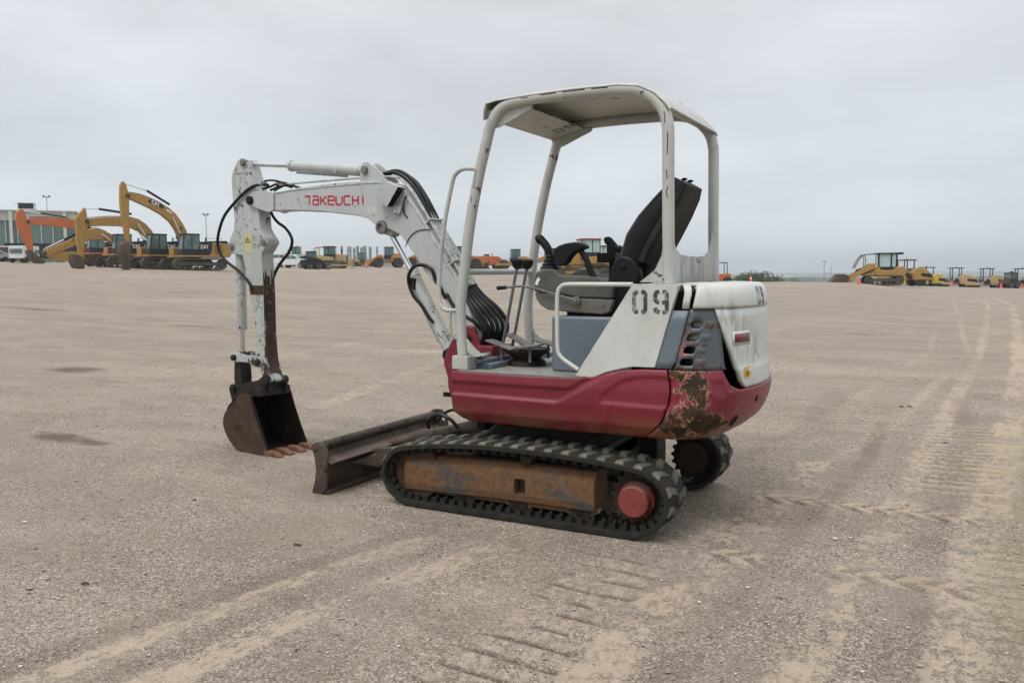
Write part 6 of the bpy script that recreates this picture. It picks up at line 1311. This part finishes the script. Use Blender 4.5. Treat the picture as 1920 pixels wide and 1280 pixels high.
# local x runs right along the facade, y away from the viewer
W0, W1, top = HX(-260), HX(152), 9.6
m = MB(); m.box(W0, W1, .0, 30, top-1.6, top); m.box(W0, W1, .0, 30, -1, .8); m.box(W0, W1, 1.2, 30, .8, top-1.6); m.box(W0-.2, W1+.3, -.25, 30.2, top, top+.22); build('wall', m, 'bwall', hall, smooth=False)
nb = 18; bw = (W1-W0)/nb
for i in range(nb):
    xa, xb = W0+i*bw, W0+(i+1)*bw
    for z0, z1 in ((.85, 2.75), (2.87, top-1.65)):
        m = MB(); m.box(xa+.06, xb-.06, .35, .40, z0, z1); build('window', m, 'bglass', hall, smooth=False)
    m = MB(); m.box(xa-.06, xa+.06, .1, .45, .8, top-1.6); build('mullion', m, 'bmull', hall, smooth=False)
m = MB(); m.box(W0, W1, .15, .42, 2.75, 2.87); build('transom', m, 'bmull', hall, smooth=False)
for px in (-130, 26, 131):
    m = MB(); m.box(HX(px)-.24, HX(px)+.24, -.6, -.2, -1, top-.1); build('column', m, 'bmull', hall, smooth=False)
ru = thing('rooftop_unit', 'louvred plant box on the roof of the glass hall', 'rooftop unit', hall.matrix_basis@Vector((HX(54), 1.5, top+.2)), HR)
m = MB(); m.box(-1.25, 1.25, 0, 2.4, 0, .35); m.box(-1.3, 1.3, 0, 2.4, 1.3, 1.42); [m.box(x, x+.12, 0, 2.4, .35, 1.3) for x in (-1.27, 1.15)]; m.box(-1.9, -1.25, .2, .3, 1.15, 1.25); build('housing', m, 'bmull', ru, smooth=False)
m = MB(); [m.box(-1.15, 1.15, .05, .15, .38+.15*k, .49+.15*k) for k in range(6)]; m.box(-1.15, 1.15, .2, 2.2, .35, 1.3); build('louvre', m, 'mblack', ru, smooth=False)
def dark_thing(name, label, cat, px, D, pts, w_, mat, turn=0): 
    t = put(name, label, cat, px, D, turn); m = MB(); m.prism(pts, -w_/2, w_/2); build('body', m, mat, t, smooth=False, bevel=.04); return t
t = put('silver_car', 'silver car at the far left edge before the hall', 'car', -14, 118, 10); 
m = MB(); m.prism(fillet([(2.1, .35), (2.15, .65), (1.3, .85), (.6, 1.38), (-.7, 1.42), (-1.6, .95), (-2.1, .9), (-2.15, .4)], .12, 3), -.85, .85); b = build('body', m, 'bsilver', t, bevel=.06)
panes(b, [[(1.1, s*.856, .9), (.55, s*.856, 1.3), (-.65, s*.856, 1.33), (-1.3, s*.856, .95)] for s in (1, -1)], 'glass', .01)
for s in (1, -1):
    for x in (1.3, -1.3): m = MB(); m.lathe((x, s*.68, .31), (0, s, 0), [(0, .31), (.2, .31), (.2, .2)], 18); build('wheel', m, 'tyre', t)
t = put('box_truck', 'small white and red truck left of the orange stick', 'truck', 47, 112, 50)
m = MB(); m.box(-1.3, 1.2, -1.0, 1.0, .5, 1.95); build('body', m, 'bwhite', t, smooth=False, bevel=.06); m = MB(); m.box(-.2, .5, 1.0, 1.02, .6, 1.95); build('red_panel', m, 'drum', t, smooth=False)
m = MB(); m.box(-1.28, -.5, 1.0, 1.02, 1.0, 1.5); build('window', m, 'glass', t, smooth=False); m = MB(); m.box(1.25, 1.27, -.8, .8, 1.1, 1.6); build('window', m, 'glass', t, smooth=False)
for s in (1, -1):
    for x in (.8, -.9): m = MB(); m.lathe((x, s*.8, .35), (0, s, 0), [(0, .35), (.22, .35), (.22, .2)], 18); build('wheel', m, 'tyre', t)
t = put('brick_kiosk', 'low brown brick block at the foot of the hall', 'wall', 12, 130, 0)
m = MB(); m.box(-2.4, 6, -.3, .3, -.5, 2.1); build('wall', m, 'brick', t, smooth=False); m = MB(); m.box(-2.5, 6.1, -.4, .4, 2.1, 2.3); build('coping', m, 'bmull', t, smooth=False)
t = put('parked_lorry', 'dark lorry behind the orange stick at the foot of the hall', 'lorry', 92, 135, 0)
m = MB(); m.box(-5.8, 5.2, -1.2, 1.2, .9, 3.0); build('box', m, 'mblack', t, smooth=False, bevel=.05); m = MB(); m.box(5.3, 7.2, -1.2, 1.2, .6, 2.7); build('cab', m, 'brick', t, smooth=False, bevel=.15)
for x in (-4.6, -3.5, 4.4, 6.2): m = MB(); m.lathe((x, .9, .5), (0, 1, 0), [(0, .5), (.3, .5), (.3, .25)], 16); build('wheel', m, 'tyre', t)
# distant stacks and sheds
for i, (px, w_, h) in enumerate(((642, 1.3, 21), (653.5, .9, 20.5), (658, 1.2, 20.8), (665, 1.3, 19.9), (671.5, 1.6, 21), (678, .8, 20), (681, .8, 20.5), (685.5, 1.5, 21), (695, 1.6, 20.4), (708, 1.0, 20.6))):
    p, a = ground_at(px, 560); r_w = w_*.60
    t = MB(); t.lathe((0, 0, 0), (0, 0, 1), [(0, r_w), (h-3, r_w), (h-3, r_w*1.15), (h-2.2, r_w*1.15), (h-2.2, r_w), (h, r_w)], 14)
    o = build('chimney_stack', t, 'stack', None); o.location = (p.x, p.y, p.z-1.6)
    tag(o, ['grey stack, leftmost and standing apart in the distant row', 'thin grey stack, second of the distant row', 'grey stack touching the thin second one', 'slightly shorter grey stack, fourth of the distant row', 'broad grey stack in the middle of the distant row', 'thin grey stack right of the broad middle one', 'thin grey stack, left neighbour of the tallest broad one', 'broad tall grey stack, eighth of the distant row', 'broad grey stack standing alone, second from the right', 'slim grey stack at the right end of the distant row'][i], 'chimney', 'distant grey stacks')
for px, D, w_, h, mt_, lab in ((672, 470, 34, 8.2, 'stack', 'low grey plant building under the distant stacks'), (690, 420, 24, 5.8, 'shed', 'pale long shed in front of the distant stacks')):
    t = put('distant_shed', lab, 'building', px, D, 0); m = MB(); m.prism([(-w_/2, -3), (w_/2, -3), (w_/2, h-.8), (0, h), (-w_/2, h-.8)], -8, 8); build('wall', m, mt_, t, smooth=False); m = MB(); m.box(-w_/2-.3, w_/2+.3, -8.3, 8.3, h-.9, h-.6); build('eaves', m, 'bmull', t, smooth=False)
# bushes beyond the crest
def leafmat():
    t = NT('bush_leaf'); g = t.n('ShaderNodeNewGeometry'); r = g.outputs['Random Per Island']
    return t.done(t.mix(r, (.035, .055, .025), (.085, .115, .05)), .8)
LM = leafmat()
def bush(px, D, dz, w_, h, label, n=1500, name='bush'):
    p, a = ground_at(px, D, dz); t = thing(name, label, 'bush', p, a-math.pi/2)
    V = []; F = []; blobs = [(random.uniform(-.42, .42)*w_, random.uniform(-.6, .6)*h, h*random.uniform(.35, .62), random.uniform(.28, .45)*h) for _ in range(int(10*w_/h/2)+4)]
    for i in range(n):
        bx_, by_, bz_, br = random.choice(blobs); d = Vector((random.gauss(0, 1), random.gauss(0, 1), random.gauss(0, 1))).normalized()*br*random.uniform(.5, 1.12)
        c = Vector((bx_, by_, bz_))+d; s = h*random.uniform(.03, .07); u = Vector((random.gauss(0, 1), random.gauss(0, 1), random.gauss(0, 1))).normalized(); v = u.orthogonal().normalized()
        k = len(V); V += [c-u*s, c+v*s*.6, c+u*s, c-v*s*.6]; F.append((k, k+1, k+2, k+3))
    m = MB(); m.add(V, F); build('foliage', m, LM, t, smooth=False, recalc=False)
    m = MB()
    for bx_, by_, bz_, br in blobs[:8]: m.tube([(bx_*.6, by_*.6, -.2*h), (bx_, by_, bz_)], [.03*h, .012*h], 6)
    build('stem', m, 'mbucket', t)
bush(1412, 125, -.1, 4.6, 2.9, 'rounded green bush just beyond the crest right of the hood', 2600); bush(1443, 128, -.3, 3.4, 2.6, 'lower green bush joining the right side of the rounded one', 1800)
bush(1371, 120, -.2, 2.4, 2.0, 'low dark bush beside the square roll frame', 900); bush(1492, 150, .1, 1.8, 2.3, 'tiny scrub bush alone on the skyline', 500)
# far wooded lowland past the crest; paling by haze is put into its colour
th = MB(); G = []
for i in range(90):
    a_ = rad(-180+i*3.0); 
    if a_ > rad(25): break
    R_ = 1500; R2_ = 430; x2, y2 = CAMP.x+R2_*math.cos(a_), CAMP.y+R2_*math.sin(a_); h2 = .2+.9*mn.noise(Vector((i*.6, 9, 0))); x, y = CAMP.x+R_*math.cos(a_), CAMP.y+R_*math.sin(a_); h_ = .6+2.2*mn.noise(Vector((i*.35, 2, 0)))+1.0*mn.noise(Vector((i*1.3, 5, 0)))
    G.append([(x2, y2, -22), (x2*1.01, y2*1.01, h2-1.5), (x2*1.05, y2*1.05, h2), (x2*1.4, y2*1.4, h2-.5), (x*1.0, y*1.0, h_*.5-3), (x*1.03, y*1.03, h_), (x*1.2, y*1.2, h_-2), (x*1.5, y*1.5, -25)])
th.grid(G); MT['hill'] = plain('hazed_far_woods', (.20, .225, .225), .9, var=.3, scale=.02)  # pale woods: distance haze lifted into the base colour
o = build('hills', th, 'hill', None); o['kind'] = 'structure'
# dark clods on the yard
for i, (px, py, s, lab) in enumerate(((1690, 762, .030, 'small dark clod, left of a pair on the right side of the yard'), (1706, 762, .036, 'dark clod, right one of a pair on the yard'), (465, 972, .024, 'dark clod lying on gravel below the bucket'), (557, 1022, .030, 'brown clod with pale rim left of the near track'), (55, 1105, .026, 'flat brown clod near the left edge of the foreground'), (160, 1095, .034, 'ragged brown clod left in the foreground, beside pale stones'), (1772, 830, .026, 'dark clod beyond the tread prints at right'))):
    d = fw+rr*((px-960)/FPX)-uu*((py-640)/FPX); k = -CAMP.z/d.z; x, y = CAMP.x+d.x*k, CAMP.y+d.y*k
    m = MB(); V = []; rg = []
    for a_ in range(5):
        ph_ = a_/4*math.pi; rg.append([(s*(1+.35*2.2*mn.noise(Vector((math.cos(2*math.pi*b_/9)*2, math.sin(2*math.pi*b_/9)*2, a_+i*7.))))*math.sin(ph_)*math.cos(2*math.pi*b_/9)*1.3+0, s*math.sin(ph_)*math.sin(2*math.pi*b_/9)*(.7+.5*mn.noise(Vector((b_*1.7, i*3., 1)))), s*.28*math.cos(ph_)*(1+.5*mn.noise(Vector((b_*2.3, a_, i)))))  for b_ in range(9)])
    m.loft(rg); MT['clod'] = MT.get('clod') or plain('dry_mud', (.075, .045, .032), .9, var=.3, scale=20, bump=.5)
    o = build('dirt_clod', m, 'clod', None); o.scale = (.7, .7, .7); o.location = (x, y, s*.1); tag(o, lab, 'clod', 'dark clods on the yard')
# haze
zmin = float(Zg.min()); hz = MB()
hb = bpy.data.meshes.new('haze'); R_ = 3600
hz.box(-R_, R_, -R_, R_, zmin-1, 60); ho = build('haze', hz, None, None, smooth=False)
hm_ = bpy.data.materials.new('haze_air'); hm_.use_nodes = True; ht = hm_.node_tree; ht.nodes.clear(); ho_ = ht.nodes.new('ShaderNodeOutputMaterial'); hv = ht.nodes.new('ShaderNodeVolumePrincipled')
hv.inputs['Color'].default_value = (.86, .90, .94, 1); hv.inputs['Density'].default_value = .00045; hv.inputs['Anisotropy'].default_value = .3; ht.links.new(hv.outputs[0], ho_.inputs['Volume'])
ho.data.materials.append(hm_); ho['kind'] = 'stuff'
